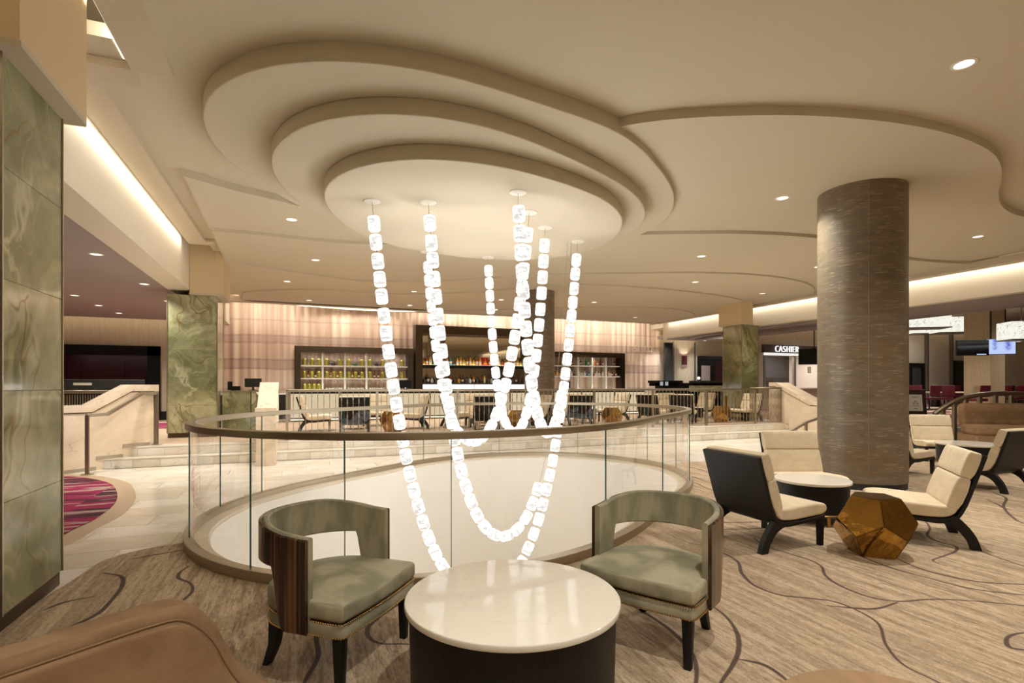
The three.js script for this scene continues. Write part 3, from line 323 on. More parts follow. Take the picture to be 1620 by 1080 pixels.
// ================================================================ furniture
// --- lounge chair: dark wood shell, linen cushions (faces +z)
function loungeChair(label, x, z, turn, y = 0, group) {
  const t = thing('lounge_chair', label, 'chair', x, y, z, turn, group), W = 0.68;
  const shell = smooth2([[0.36, 0.285], [0.1, 0.262], [-0.12, 0.25], [-0.2, 0.28], [-0.25, 0.36], [-0.33, 0.6], [-0.405, 0.845]], 20), back = [...shell].reverse();
  const off = (pts, d) => pts.map((p, i) => { const a = pts[Math.max(0, i - 1)], b = pts[Math.min(pts.length - 1, i + 1)], l = Math.hypot(b[0] - a[0], b[1] - a[1]); return [p[0] + d * (b[1] - a[1]) / l, p[1] - d * (b[0] - a[0]) / l]; });
  const body = [...shell, ...off(shell, -0.03).reverse()];
  mesh('shell', boxUV(profile(off(shell, -0.032).concat([...shell].reverse()), W, 0.006), 1.2), M.black, t);
  mesh('seat_cushion', boxUV(profile(smooth2([[0.37, 0.3], [0.395, 0.335], [0.38, 0.375], [0.3, 0.395], [0.05, 0.385], [-0.12, 0.375], [-0.2, 0.38], [-0.225, 0.34], [-0.17, 0.285], [-0.05, 0.268], [0.2, 0.28]], 40, true), W - 0.006, 0.02), 2), M.linen, t);
  const seg = (a, b) => { const k = (s, n) => { const bz = mix(-0.225, -0.4, s), by = mix(0.33, 0.85, s); return [bz + n * 0.95, by + n * 0.32]; }; return smooth2([k(a + 0.004, 0.004), k(a + 0.002, 0.05), k(a + 0.012, 0.083), k(a + 0.06, 0.094), k((a + b) / 2, 0.098), k(b - 0.06, 0.094), k(b - 0.012, 0.083), k(b - 0.002, 0.05), k(b - 0.004, 0.004)], 30, true); };
  for (const [a, b] of [[0.02, 0.56], [0.56, 1.0]]) mesh('back_cushion', boxUV(profile(seg(a, b), W - 0.006, 0.014), 2), M.linen, t);
  for (const s of [-1, 1]) {
    mesh('leg', boxUV(profile([[0.3, 0.28], [0.36, 0.285], [0.35, 0], [0.31, 0]], 0.045, 0.004), 3).translate(s * (W / 2 - 0.03), 0, 0), M.black, t);
    mesh('leg', boxUV(profile(smooth2([[0.05, 0.262], [-0.12, 0.262], [-0.215, 0.29], [-0.275, 0.24], [-0.355, 0.13], [-0.4, 0.0]], 16).concat([[-0.325, 0]], smooth2([[-0.298, 0.08], [-0.225, 0.17], [-0.14, 0.215], [0.05, 0.24]], 12)), 0.055, 0.004), 3).translate(s * (W / 2 - 0.03), 0, 0), M.black, t);
  }
  return t;
}
const lounge = loungeChair('cream lounge chair seen from behind, black wooden back towards the velvet chair', 4.05, -3.75, face(1, 0));
copy(lounge, 'cream lounge chair in front of the round column, facing the camera', 5.72, 0, -4.72, face(-0.37, 0.93)); copy(lounge, 'cream lounge chair right of the golden stool, seen from its side', 5.5, 0, -3.3, face(-0.68, -0.73));
copy(lounge, 'cream lounge chair beyond the right table, facing the camera in front of the sofa', 11.55, 0, -6.55, face(-0.62, 0.78)); copy(lounge, 'cream lounge chair half hidden by the round column, only its seat showing', 9.3, 0, -5.85, face(1, 0.02)); copy(lounge, 'lounge chair with black back cut by the right edge', 9.05, 0, -4.5, face(0.02, -1));
// --- drum tables
function drumTable(label, x, z, r, h, gold, y = 0) {
  const t = thing('drum_table', label, 'table', x, y, z), b = gold ? 0.13 : 0.04;
  mesh('drum', uvBy(new THREE.CylinderGeometry(r - 0.02, r - 0.03, h - 0.03 - b, 64, 1).translate(0, (h - 0.03 + b) / 2, 0), (px, py, pz, nx, ny, nz) => [Math.atan2(nx, nz) * 1.2, py * 2]), M.black, t);
  mesh('top', boxUV(lathe([[0.0001, h - 0.03], [r - 0.006, h - 0.03], [r, h - 0.025], [r, h - 0.005], [r - 0.005, h], [0.0001, h]], 72), 0.5), M.quartz, t);
  if (gold) { mesh('base_ring', lathe([[r - 0.05, b - 0.018], [r - 0.022, b - 0.018], [r - 0.022, b], [r - 0.05, b]], 48), M.brass, t); for (let i = 0; i < 4; i++) { const a = i * Math.PI / 2 + 0.4; mesh('foot', cyl(0.016, 0.016, b, 12, (r - 0.06) * Math.cos(a), 0, (r - 0.06) * Math.sin(a)), M.brass, t); } } else mesh('plinth', cyl(r - 0.06, r - 0.06, b, 48), M.jet, t);
  return t;
}
drumTable('large round table with white stone top and black drum in the foreground', 0.9, -2.25, 0.485, 0.5, false); const smallTable = drumTable('small round table with white top between the cream lounge chairs', 5.13, -4.12, 0.37, 0.45, true); drumTable('round white-topped table behind the chair at the right edge', 10.75, -5.6, 0.48, 0.46, true);
// --- golden dodecahedron stool
function goldStool(label, x, z, turn, y = 0, s = 1) {
  const t = thing('faceted_stool', label, 'stool', x, y, z, turn, 'golden faceted stools'), g = new THREE.DodecahedronGeometry(0.315).toNonIndexed(), p = g.attributes.position, q = new THREE.Quaternion(), n0 = V3(); const faces = new Map();
  for (let i = 0; i < p.count; i += 3) { const a = V3().fromBufferAttribute(p, i), b = V3().fromBufferAttribute(p, i + 1), c = V3().fromBufferAttribute(p, i + 2), n = b.clone().sub(a).cross(c.clone().sub(a)).normalize(), k = [n.x, n.y, n.z].map((v) => v.toFixed(2)).join(); if (!faces.has(k)) faces.set(k, { n, v: [] }); for (const w of [a, b, c]) if (!faces.get(k).v.some((u) => u.distanceTo(w) < 1e-4)) faces.get(k).v.push(w); }
  const all = [...faces.values()], down = all[0].n; q.setFromUnitVectors(down, V3(0, -1, 0)); const lift = 0.315 * 0.7947;
  mesh('frame', new THREE.DodecahedronGeometry(0.312).applyQuaternion(q).translate(0, lift, 0), M.brass, t);
  for (const f of all) { const c = f.v.reduce((a, b) => a.add(b), V3()).multiplyScalar(1 / f.v.length), u = f.v[0].clone().sub(c).normalize(), w = f.n.clone().cross(u); f.v.sort((a, b) => Math.atan2(a.clone().sub(c).dot(w), a.clone().sub(c).dot(u)) - Math.atan2(b.clone().sub(c).dot(w), b.clone().sub(c).dot(u))); const pos = [], uv = []; for (let i = 0; i < f.v.length; i++) { const a = f.v[i].clone().sub(c), b = f.v[(i + 1) % f.v.length].clone().sub(c), A = c.clone().addScaledVector(a, 0.965), B = c.clone().addScaledVector(b, 0.965), O = c.clone().addScaledVector(f.n, 0.001); for (const v of [O, A, B]) { const z = v.clone().sub(c); uv.push(z.dot(u) * 2.2 + f.n.x, z.dot(w) * 2.2 + f.n.y); v.addScaledVector(f.n, 0.001).applyQuaternion(q); pos.push(v.x, v.y + lift, v.z); } } const h = new THREE.BufferGeometry(); h.setAttribute('position', new THREE.Float32BufferAttribute(pos, 3)); h.setAttribute('uv', new THREE.Float32BufferAttribute(uv, 2)); h.computeVertexNormals(); mesh('panel', h, M.gold, t); }
  return t;
}
const stool = goldStool('golden faceted stool on the carpet between the cream chairs', 4.6, -3.1, 0.5);
// --- barrel chair: macassar back shell, green velvet inside (faces +z)
function band(path, y0, y1, th, inset) {   // upright band along a plan path, its lower and upper edge given per point
  const n = path.length, pos = [], uv = [], idx = []; let s = 0; const R = 0.008;
  for (let i = 0; i < n; i++) { const a = path[Math.max(0, i - 1)], b = path[Math.min(n - 1, i + 1)], l = Math.hypot(b[0] - a[0], b[1] - a[1]) || 1, nx = -(b[1] - a[1]) / l, nz = (b[0] - a[0]) / l; if (i) s += Math.hypot(path[i][0] - path[i - 1][0], path[i][1] - path[i - 1][1]); const lo = y0[i], hi = y1[i], o0 = inset, o1 = inset + th; for (const [o, y] of [[o1, lo + R], [o1, hi - R], [o1 - R, hi], [o0 + R, hi], [o0, hi - R], [o0, lo + R], [o0 + R, lo], [o1 - R, lo]]) { pos.push(path[i][0] + nx * o, y, path[i][1] + nz * o); uv.push(s * 2.2, y * 0.9); } }
  for (let i = 0; i + 1 < n; i++) for (let k = 0; k < 8; k++) { const a = i * 8 + k, b = i * 8 + (k + 1) % 8, c = a + 8, d = b + 8; idx.push(a, b, c, b, d, c); }
  for (const [o, f] of [[0, 0], [(n - 1) * 8, 1]]) for (let k = 1; k < 7; k++) f ? idx.push(o, o + k, o + k + 1) : idx.push(o, o + k + 1, o + k);
  const g = new THREE.BufferGeometry(); g.setAttribute('position', new THREE.Float32BufferAttribute(pos, 3)); g.setAttribute('uv', new THREE.Float32BufferAttribute(uv, 2)); g.setIndex(idx); return toCreasedNormals(g, 0.6);
}
function barrelChair(label, x, z, turn) {
  const t = thing('barrel_chair', label, 'chair', x, 0, z, turn), path = [], R = 0.35;
  for (let i = 0; i <= 10; i++) path.push([R, 0.13 - i * 0.015]); for (let i = 1; i < 70; i++) { const a = i / 70 * Math.PI; path.push([R * Math.cos(a), -0.02 - 0.325 * Math.sin(a)]); } for (let i = 0; i <= 10; i++) path.push([-R, -0.02 + i * 0.015]);
  const n = path.length - 1, rel = path.map((_, i) => Math.abs(i / n * 2 - 1)), low = (base, open) => rel.map((r) => mix(open, base, step(0.69, 0.8, r) ** 0.8)), high = rel.map((r) => 0.775 - 0.05 * step(0.3, 1, r));
  mesh('outer_shell', band(path, low(0.275, 0.575), high, 0.02, -0.012).scale(1, 1, 1), M.ebony, t); mesh('inner_back', band(path, low(0.33, 0.58), high.map((h) => h + 0.004), 0.032, -0.044), M.green, t);
  const plan = (w, zf, zb) => { const o = [[w - 0.012, zf], [w, zf - 0.02], [w, 0]]; for (let i = 1; i < 16; i++) { const a = i / 16 * Math.PI; o.push([w * Math.cos(a), -zb * Math.sin(a)]); } o.push([-w, 0], [-w, zf - 0.02], [-w + 0.012, zf]); for (let i = 1; i < 8; i++) o.push([mix(-w, w, i / 8), zf + 0.02 * Math.sin(i / 8 * Math.PI)]); return o; };
  const dome = (g, y, h) => { const p = g.attributes.position; for (let i = 0; i < p.count; i++) if (p.getY(i) > y) { const X = p.getX(i) / 0.34, Z = (p.getZ(i) - 0.02) / 0.34; p.setY(i, p.getY(i) + h * Math.max(0, 1 - 0.5 * (X * X + Z * Z))); } return g; };
  const cushion = (() => { const g = slab(plan(0.335, 0.32, 0.3), 0.348, 0.436, undefined, 0.02); return g; })(); mesh('seat', boxUV(toCreasedNormals(cushion, 0.8), 1.4), M.green, t);
  const crown = (() => { const o = plan(0.318, 0.303, 0.272), r = 12, pos = [], idx = []; pos.push(0, 0.468, 0.02); for (let k = 1; k <= r; k++) for (const [px, pz] of o) { const s = k / r; pos.push(px * s, 0.4335 + 0.035 * (1 - s ** 2.4), 0.02 + (pz - 0.02) * s); } const m = o.length; for (let i = 0; i < m; i++) idx.push(0, 1 + i, 1 + (i + 1) % m); for (let k = 0; k + 1 < r; k++) for (let i = 0; i < m; i++) { const a = 1 + k * m + i, b = 1 + k * m + (i + 1) % m; idx.push(a, a + m, b, b, a + m, b + m); } const g = new THREE.BufferGeometry(); g.setAttribute('position', new THREE.Float32BufferAttribute(pos, 3)); g.setIndex(idx); g.computeVertexNormals(); return boxUV(g, 1.4); })(); mesh('seat_crown', crown, M.green, t);
  mesh('apron', boxUV(toCreasedNormals(slab(plan(0.33, 0.315, 0.295), 0.272, 0.338, undefined, 0.008), 0.8), 1.4), M.green, t); mesh('seam_band', slab(plan(0.322, 0.307, 0.288), 0.336, 0.35), M.darkBronze, t);
  const stud = new THREE.IcosahedronGeometry(0.0055, 0), rows = []; for (const [w, zf, zb, y] of [[0.334, 0.319, 0.298, 0.343], [0.332, 0.316, 0.296, 0.279]]) { const o = plan(w, zf, zb).map(([a, b]) => V3(a, 0, b)); const c = new THREE.CatmullRomCurve3(o, true, 'centripetal'), N = 170; for (const p of c.getSpacedPoints(N)) rows.push(stud.clone().translate(p.x, y, p.z)); } const nails = mesh('nailhead_trim', merge(rows), M.brass, t); nails.userData.kind = 'stuff';
  for (const s of [-1, 1]) { mesh('leg', boxUV(new THREE.CylinderGeometry(0.036, 0.024, 0.28, 4).rotateY(Math.PI / 4).translate(s * 0.285, 0.14, 0.27), 3), M.black, t); mesh('leg', boxUV(profile(smooth2([[-0.16, 0.28], [-0.17, 0.14], [-0.235, 0.0]], 10).concat([[-0.265, 0]], smooth2([[-0.225, 0.12], [-0.22, 0.28]], 6)), 0.045, 0.004), 3).translate(s * 0.2, 0, 0), M.black, t); }
  return t;
}
barrelChair('green velvet barrel chair with striped macassar back, left of the foreground table', 0.16, -3.02, face(0.75, 0.66)); barrelChair('green velvet barrel chair right of the foreground table, nearest the cream lounge chairs', 1.93, -2.56, face(-0.87, 0.49));
// --- tan velvet sofa arm in the near corner and the tub chair below the frame
{
  const t = thing('velvet_sofa', 'tan velvet sofa with sloping arm in the lower left corner', 'sofa'), a = D(-306, 1139, 1.302), b = D(285, 952, 2.014), dir = V3(b.x - a.x, 0, b.z - a.z).normalize(), side = V3(-dir.z, 0, dir.x);
  const L = Math.hypot(b.x - a.x, b.z - a.z), top = 0.63, line = [[-0.15, 0.08], [-0.15, top - 0.02], [0, top], [L * 0.5, top], [L - 0.05, top - 0.002], [L + 0.02, top - 0.012], [L + 0.075, top - 0.05], [L + 0.145, top - 0.14], [L + 0.2, top - 0.26], [L + 0.25, top - 0.35], [L + 0.34, top - 0.45], [L + 0.38, top - 0.48], [L + 0.38, 0.08]];
  const outline = (k) => { const s = smooth2(line.slice(1, -1), 60); return [[-0.15, 0.08], ...s.map(([p, q]) => [p - k * 0.6, q - k]), [L + 0.38 - k, 0.08]]; };
  const place = (g) => { const m = new THREE.Matrix4().makeBasis(dir, V3(0, 1, 0), side); m.setPosition(a.x, 0, a.z); return g.applyMatrix4(m); };
  const ext = (pts, w, bv, o) => new THREE.ExtrudeGeometry(new THREE.Shape(pts.map(([p, q]) => V2(p, q))), { depth: w - 2 * bv, bevelEnabled: true, bevelSize: bv, bevelOffset: -bv, bevelThickness: bv, bevelSegments: 5 }).translate(0, 0, o + bv);
  mesh('arm_roll', boxUV(place(toCreasedNormals(ext(outline(0), 0.13, 0.045, -0.13), 0.9)), 1.3), M.velvet, t); mesh('arm_panel', boxUV(place(ext(outline(0.055), 0.05, 0.02, -0.025)), 1.3), M.velvet, t);
  mesh('piping', (() => { const s = smooth2(line.slice(1, -1), 50).map(([p, q]) => V3(p - 0.03, q - 0.05, 0.012)); return place(tube(s, 0.004, 80, 6)); })(), M.velvet, t);
  mesh('seat_base', boxUV(place(rbox(L, 0.2, 0.7, 0.05, L / 2 - 0.1, 0.18, 0.4)), 1.3), M.velvet, t); mesh('back_cushion', boxUV(place(rbox(0.22, 0.62, 0.75, 0.08, -0.1, 0.4, 0.42)), 1.3), M.velvet, t); for (const [p, q] of [[0, -0.05], [L + 0.2, -0.05], [0, 0.65], [L + 0.2, 0.65]]) mesh('leg', place(cyl(0.02, 0.03, 0.09, 12, p, 0, q)), M.black, t);
  const c = D(1288, 1066, 1.32), u = thing('tub_chair', 'tan velvet chair whose back just shows at the bottom edge', 'chair', c.x, 0, c.z + 0.35, 0.3), back = []; for (let i = 0; i <= 40; i++) { const q = i / 40 * Math.PI; back.push([0.33 * Math.cos(q), -0.33 * Math.sin(q)]); }
  mesh('back', band(back, back.map(() => 0.12), back.map((_, i) => c.y - 0.06 + 0.06 * Math.sin(i / 40 * Math.PI)), 0.09, -0.045), M.velvet, u); mesh('seat', boxUV(rbox(0.56, 0.26, 0.5, 0.06, 0, 0.29, 0.02), 1.3), M.velvet, u); for (const [p, q] of [[-0.22, -0.2], [0.22, -0.2], [-0.22, 0.2], [0.22, 0.2]]) mesh('leg', cyl(0.016, 0.025, 0.17, 10, p, 0, q), M.black, u);
}
{ const m = thing('metal_planter', 'grey metal trough standing at the foot of the left onyx pillar', 'planter', -1.95, 0, -3.62); mesh('body', rbox(0.62, 0.2, 0.42, 0.006, 0.05, 0.1, 0.05), M.steel, m); mesh('rim', box(-0.27, 0.37, 0.2, 0.21, -0.17, 0.27), M.steel, m); }

// ================================================================ the deck edge: handrail screen, stair walls
{
  const r = thing('screen_railing', 'long bronze railing with thin beaded rods along the deck edge', 'railing'), z = -11.78, x0 = -0.25, x1 = 12.35, top = 1.38;
  mesh('handrail', rbox(x1 - x0, 0.055, 0.075, 0.006, (x0 + x1) / 2, top - 0.03, z), M.bronze, r); mesh('bottom_bar', box(x0, x1, DECK + 0.06, DECK + 0.08, z - 0.01, z + 0.01), M.bronze, r);
  const post = new THREE.BoxGeometry(0.05, top - DECK - 0.05, 0.05), rod = new THREE.CylinderGeometry(0.007, 0.007, top - DECK - 0.1, 6), lump = [0, 1, 2, 3].map((k) => merge([0.2, 0.48, 0.74].map((f, i) => new THREE.BoxGeometry(0.02, 0.085, 0.014).translate(0, (f + (k * 0.07 + i * 0.03) % 0.16 - 0.55) * (top - DECK), 0))));
  for (let x = x0; x <= x1 + 0.01; x += 1.8) mesh('post', post, M.bronze, r).position.set(x, (top + DECK) / 2 - 0.03, z);
  for (let i = 1; x0 + i * 0.118 < x1; i++) { if ((i * 0.118) % 1.8 < 0.05 || (i * 0.118) % 1.8 > 1.76) continue; const b = mesh('rod', rod, M.bronze, r); b.position.set(x0 + i * 0.118, (top + DECK) / 2, z); mesh('rod_bead', lump[(i * 7) % 4], M.bronze, b).userData.kind = 'stuff'; }
  const c = thing('curved_screen', 'dense curved screen of bronze rods at the right end of the deck', 'screen'), pts = []; for (let i = 0; i <= 40; i++) { const a = i / 40 * Math.PI * 0.9; pts.push(V3(12.5 + 0.55 - 0.55 * Math.cos(a), 0, -12.1 + 0.42 * Math.sin(a))); }
  mesh('top_rail', toCreasedNormals(tube(pts.map((p) => V3(p.x, top, p.z)), 0.03, 40, 6), 0.8), M.bronze, c); mesh('bottom_rail', tube(pts.map((p) => V3(p.x, DECK + 0.05, p.z)), 0.016, 40, 6), M.bronze, c); pts.forEach((p, i) => { const b = mesh('rod', rod, M.bronze, c); b.position.set(p.x, (top + DECK) / 2, p.z); mesh('rod_bead', lump[i % 4], M.bronze, b).userData.kind = 'stuff'; });
}
function slope(name, label, ax, az, bx, bz, th, prof, cap) {   // marble wall along a line: profile of [along, height]
  const t = frame(name, label), d = V3(bx - ax, 0, bz - az).normalize(), s = V3(-d.z, 0, d.x), m = new THREE.Matrix4().makeBasis(d, V3(0, 1, 0), s).setPosition(ax, 0, az), sh = (p) => new THREE.Shape(p.map(([a, b]) => V2(a, b))), top = prof.filter(([, h]) => h > 0.2), lastA = prof[prof.length - 1][0];
  const lower = prof.map(([a, h]) => [a, h > 0.2 ? h - 0.14 : h]), capS = [...top, ...[...top].reverse().map(([a, h]) => [a, h - 0.12])];
  mesh('wall_slab', boxUV(new THREE.ExtrudeGeometry(sh(lower), { depth: th, bevelEnabled: false }).translate(0, 0, -th).applyMatrix4(m), 0.5), M.marbleWall, t); mesh('coping', boxUV(new THREE.ExtrudeGeometry(sh(capS), { depth: th + 0.03, bevelEnabled: false }).translate(0, 0, -th - 0.015).applyMatrix4(m), 0.5, 0.3, 0.2), M.marbleWall, t);
  mesh('reveal', new THREE.ExtrudeGeometry(sh([...top.map(([a, h]) => [a, h - 0.115]), ...[...top].reverse().map(([a, h]) => [a, h - 0.145])]), { depth: th - 0.02, bevelEnabled: false }).translate(0, 0, -th + 0.01).applyMatrix4(m), M.darkBronze, t); return t;
}
const leftWall = slope('wall_stair', 'sloping cream marble wall left of the stairs', -4.3, -10.15, -2.5, -11.82, 0.3, [[0, 0], [0, 1.12], [1.36, 1.12], [1.98, 1.47], [2.46, 1.47], [2.46, 0]]);
{ const d = V3(1.8, 0, -1.67).normalize(), m = new THREE.Matrix4().makeBasis(d, V3(0, 1, 0), V3(-d.z, 0, d.x)).setPosition(-4.3, 0, -10.15), put = (a, b, y0, y1) => mesh('bronze_skirting', box(a, b, y0, y1, 0, 0.012).applyMatrix4(m), M.bronze, leftWall); put(0.9, 1.42, 0, 0.06); put(1.42, 1.84, 0.17, 0.23); put(1.84, 2.3, DECK, DECK + 0.06); put(2.38, 2.46, 0, 1.45); }
slope('wall_stair', 'cream marble pier with sloping top right of the stairs', -0.42, -10.55, -0.42, -12.2, 0.32, [[0, 0], [0, 1.05], [0.5, 1.05], [1.3, 1.52], [1.65, 1.52], [1.65, 0]]);
slope('wall_stair', 'cream marble wall sloping down behind the stout round column', 13.35, -12.2, 13.35, -10.3, 0.5, [[0, 0], [0, 1.55], [0.25, 1.55], [1.4, 1.02], [1.9, 1.02], [1.9, 0]]);
{
  const hand = (label, pts, posts) => { const t = thing('handrail', label, 'handrail'); mesh('rail', bars(pts, 0.05, 0.05), M.bronze, t); for (const [p, y] of posts) mesh('post', box(p.x - 0.025, p.x + 0.025, y, p.y, p.z - 0.025, p.z + 0.025), M.bronze, t); for (const [p, y] of posts) mesh('foot_plate', cyl(0.09, 0.09, 0.012, 24, p.x, y, p.z), M.bronze, t); };
  const a = D(138, 657, 8.66), b = D(170, 655, 8.95), c = D(225, 622, 9.75), e = D(248, 622, 10.0); hand('bronze handrail in front of the marble wall left of the stairs', [a, b, c, e], [[a, 0], [e, DECK]]);
  const f = D(407, 622, 10.9), g = D(424, 652, 10.2), h = D(430, 655, 9.9); h.y = 0.95; hand('bronze handrail beside the marble pier with sloping top', [f, g, h], [[f, DECK], [h, 0]]);
  const i = D(1240, 688, 11.2), j = D(1275, 668, 12.4), k = D(1310, 656, 13.6); hand('flat bronze handrail emerging left of the stout round column', [i, j, k], [[j, 0]]);
}

// ================================================================ bar
const drapeGeo = (x0, x1, y0, y1, z) => { const n = Math.round((x1 - x0) * 24), pos = [], uv = [], idx = []; for (let i = 0; i <= n; i++) { const x = mix(x0, x1, i / n), f = 0.035 * Math.sin(x * 24 + 1.5 * noise(x * 2, 1)) + 0.02 * noise(x * 9, 4); for (const y of [y0, y1]) { pos.push(x, y, z + f); uv.push(x / 17, (y - 0.9) / 3.5); } if (i < n) idx.push(2 * i, 2 * i + 2, 2 * i + 1, 2 * i + 1, 2 * i + 2, 2 * i + 3); } const g = new THREE.BufferGeometry(); g.setAttribute('position', new THREE.Float32BufferAttribute(pos, 3)); g.setAttribute('uv', new THREE.Float32BufferAttribute(uv, 2)); g.setIndex(idx); g.computeVertexNormals(); return g; };
{ const c = thing('sheer_curtain', 'wide pleated plaid curtain covering the wall behind the bar', 'curtain'); for (let i = 0; i < 6; i++) mesh('curtain_panel', drapeGeo(-2.4 + i * 2.95, -2.4 + (i + 1) * 2.95, DECK + 0.02, 4.75, BACK + 0.14), M.drape, c); mesh('curtain_track', box(-2.4, 14.4, 4.75, 4.79, BACK + 0.08, BACK + 0.2), M.white, c); }
{
  const b = thing('bar_counter', 'long bar counter with glowing front panels below the curtain wall', 'bar'), z = -17.6; mesh('countertop', rbox(13.2, 0.05, 0.75, 0.008, 6.2, 1.3, z - 0.22), M.darkBronze, b); mesh('carcass', box(-0.35, 12.75, DECK, 1.27, z - 0.08, z - 0.5), M.charcoal, b); const lit = glow(new THREE.Color(1, 0.8, 0.52), 0.72);
  for (let i = 0; i < 9; i++) { const x = -0.3 + i * 1.45; mesh('lit_panel', box(x + 0.03, x + 1.42, DECK + 0.12, 1.2, z - 0.06, z - 0.03), lit, b); mesh('panel_divider', box(x - 0.03, x + 0.03, DECK, 1.27, z - 0.07, z), M.bronze, b); area(x + 0.72, 0.8, z + 0.0, 1.35, 0.8, x + 0.72, 0.8, z + 3, AMBER, 0.7); } mesh('curtain_uplight', box(-1.5, 13.8, 1.16, 1.19, -19.37, -19.43), glow(SOFT, 1), b); for (let i = 0; i < 3; i++) area(1 + i * 5.1, 1.2, -19.4, 5, 0.06, 1 + i * 5.1, 2.6, BACK, SOFT, 12); mesh('uplight_ledge', box(-1.5, 13.8, DECK, 1.16, -19.25, -19.46), M.charcoal, b); mesh('kick_light', box(-0.3, 12.7, DECK + 0.04, DECK + 0.08, z - 0.05, z - 0.02), glow(new THREE.Color(1, 0.85, 0.6), 1.6), b);
}
// bottle, tin and pot kinds
const glassMat = (r, g, b) => std({ color: rgb(r, g, b), roughness: 0.12, clearcoat: 0.6 });
const BM = { amber: glassMat(176, 92, 26), gold: glassMat(222, 160, 52), honey: glassMat(236, 190, 96), red: glassMat(120, 26, 22), brown: glassMat(70, 36, 22), green: glassMat(36, 104, 50), teal: glassMat(30, 120, 112), blue: glassMat(40, 120, 170), clear: glassMat(206, 206, 200), smoke: glassMat(78, 68, 62), tin: std({ color: rgb(206, 198, 96), metalness: 0.75, roughness: 0.28 }) };
const G1 = { body: lathe([[0.0001, 0], [0.04, 0], [0.043, 0.006], [0.043, 0.17], [0.036, 0.195], [0.017, 0.215], [0.0145, 0.225], [0.0145, 0.27], [0.0001, 0.27]], 14), cap: cyl(0.016, 0.016, 0.035, 12, 0, 0.265, 0), label: new THREE.CylinderGeometry(0.0437, 0.0437, 0.08, 14, 1, true).translate(0, 0.09, 0), squat: lathe([[0.0001, 0], [0.052, 0], [0.055, 0.01], [0.055, 0.11], [0.04, 0.135], [0.018, 0.15], [0.0155, 0.19], [0.0001, 0.19]], 14), cap2: cyl(0.02, 0.02, 0.03, 12, 0, 0.185, 0), tin: lathe([[0.0001, 0], [0.07, 0], [0.072, 0.004], [0.072, 0.19], [0.068, 0.205], [0.05, 0.235], [0.04, 0.245], [0.0001, 0.247]], 20) };
const paper = std({ color: rgb(226, 214, 190), roughness: 0.8 }), capMat = std({ color: rgb(30, 24, 22), roughness: 0.4 }), ord = (i) => ['first', 'second', 'third', 'fourth', 'fifth', 'sixth', 'seventh', 'eighth', 'ninth', 'tenth', 'eleventh', 'twelfth', 'thirteenth', 'fourteenth', 'fifteenth', 'sixteenth', 'seventeenth', 'eighteenth', 'nineteenth', 'twentieth', 'twenty-first', 'twenty-second', 'twenty-third', 'twenty-fourth', 'twenty-fifth', 'twenty-sixth', 'twenty-seventh', 'twenty-eighth', 'twenty-ninth', 'thirtieth', 'thirty-first', 'thirty-second', 'thirty-third', 'thirty-fourth'][i];
function bottle(kind, color, x, y, z, label, group, s = 1) {
  const t = thing('bottle', label, 'bottle', x, y, z, 0, group); t.scale.setScalar(s);
  if (kind === 'squat') { mesh('body', G1.squat, BM[color], t); mesh('cap', G1.cap2, capMat, t); } else { mesh('body', G1.body, BM[color], t); mesh('cap', G1.cap, capMat, t); if (kind === 'labelled') mesh('paper_label', G1.label, paper, t); }
}
function tin(x, y, z, label) { const t = thing('tea_tin', label, 'tin', x, y, z, 0, 'gold-green tea tins on the left bar shelf'); mesh('body', G1.tin, BM.tin, t); }
function teapot(x, y, z, m, label) { const t = thing('teapot', label, 'teapot', x, y, z); mesh('body', lathe([[0.0001, 0], [0.045, 0], [0.078, 0.03], [0.085, 0.06], [0.07, 0.095], [0.035, 0.11], [0.0001, 0.112]], 20), m, t); mesh('lid', lathe([[0.0001, 0.108], [0.034, 0.108], [0.028, 0.122], [0.008, 0.126], [0.014, 0.142], [0.0001, 0.148]], 16), m, t); mesh('spout', tube([V3(-0.07, 0.05, 0), V3(-0.11, 0.07, 0), V3(-0.14, 0.105, 0)], 0.013, 10, 8), m, t); mesh('handle', tube([V3(0.07, 0.09, 0), V3(0.125, 0.09, 0), V3(0.13, 0.05, 0), V3(0.075, 0.03, 0)], 0.009, 14, 8), m, t); }
function cabinet(label, x0, x1, y0, y1, fw, cols, rows) {
  const t = thing('bar_cabinet', label, 'cabinet', 0, 0, 0), z = BACK + 0.22, d = 0.42; mesh('frame_top', box(x0, x1, y1 - fw, y1, z, z + d), M.darkBronze, t); for (const x of [x0, x1 - fw]) mesh('frame_side', box(x, x + fw, y0, y1 - fw, z, z + d), M.darkBronze, t);
  for (const y of rows) mesh('shelf', box(x0 + fw, x1 - fw, y - 0.04, y, z, z + 0.32), M.white, t); for (const x of cols) mesh('divider', box(x - 0.03, x + 0.03, y0, y1 - fw, z, z + 0.3), M.white, t); return t;
}
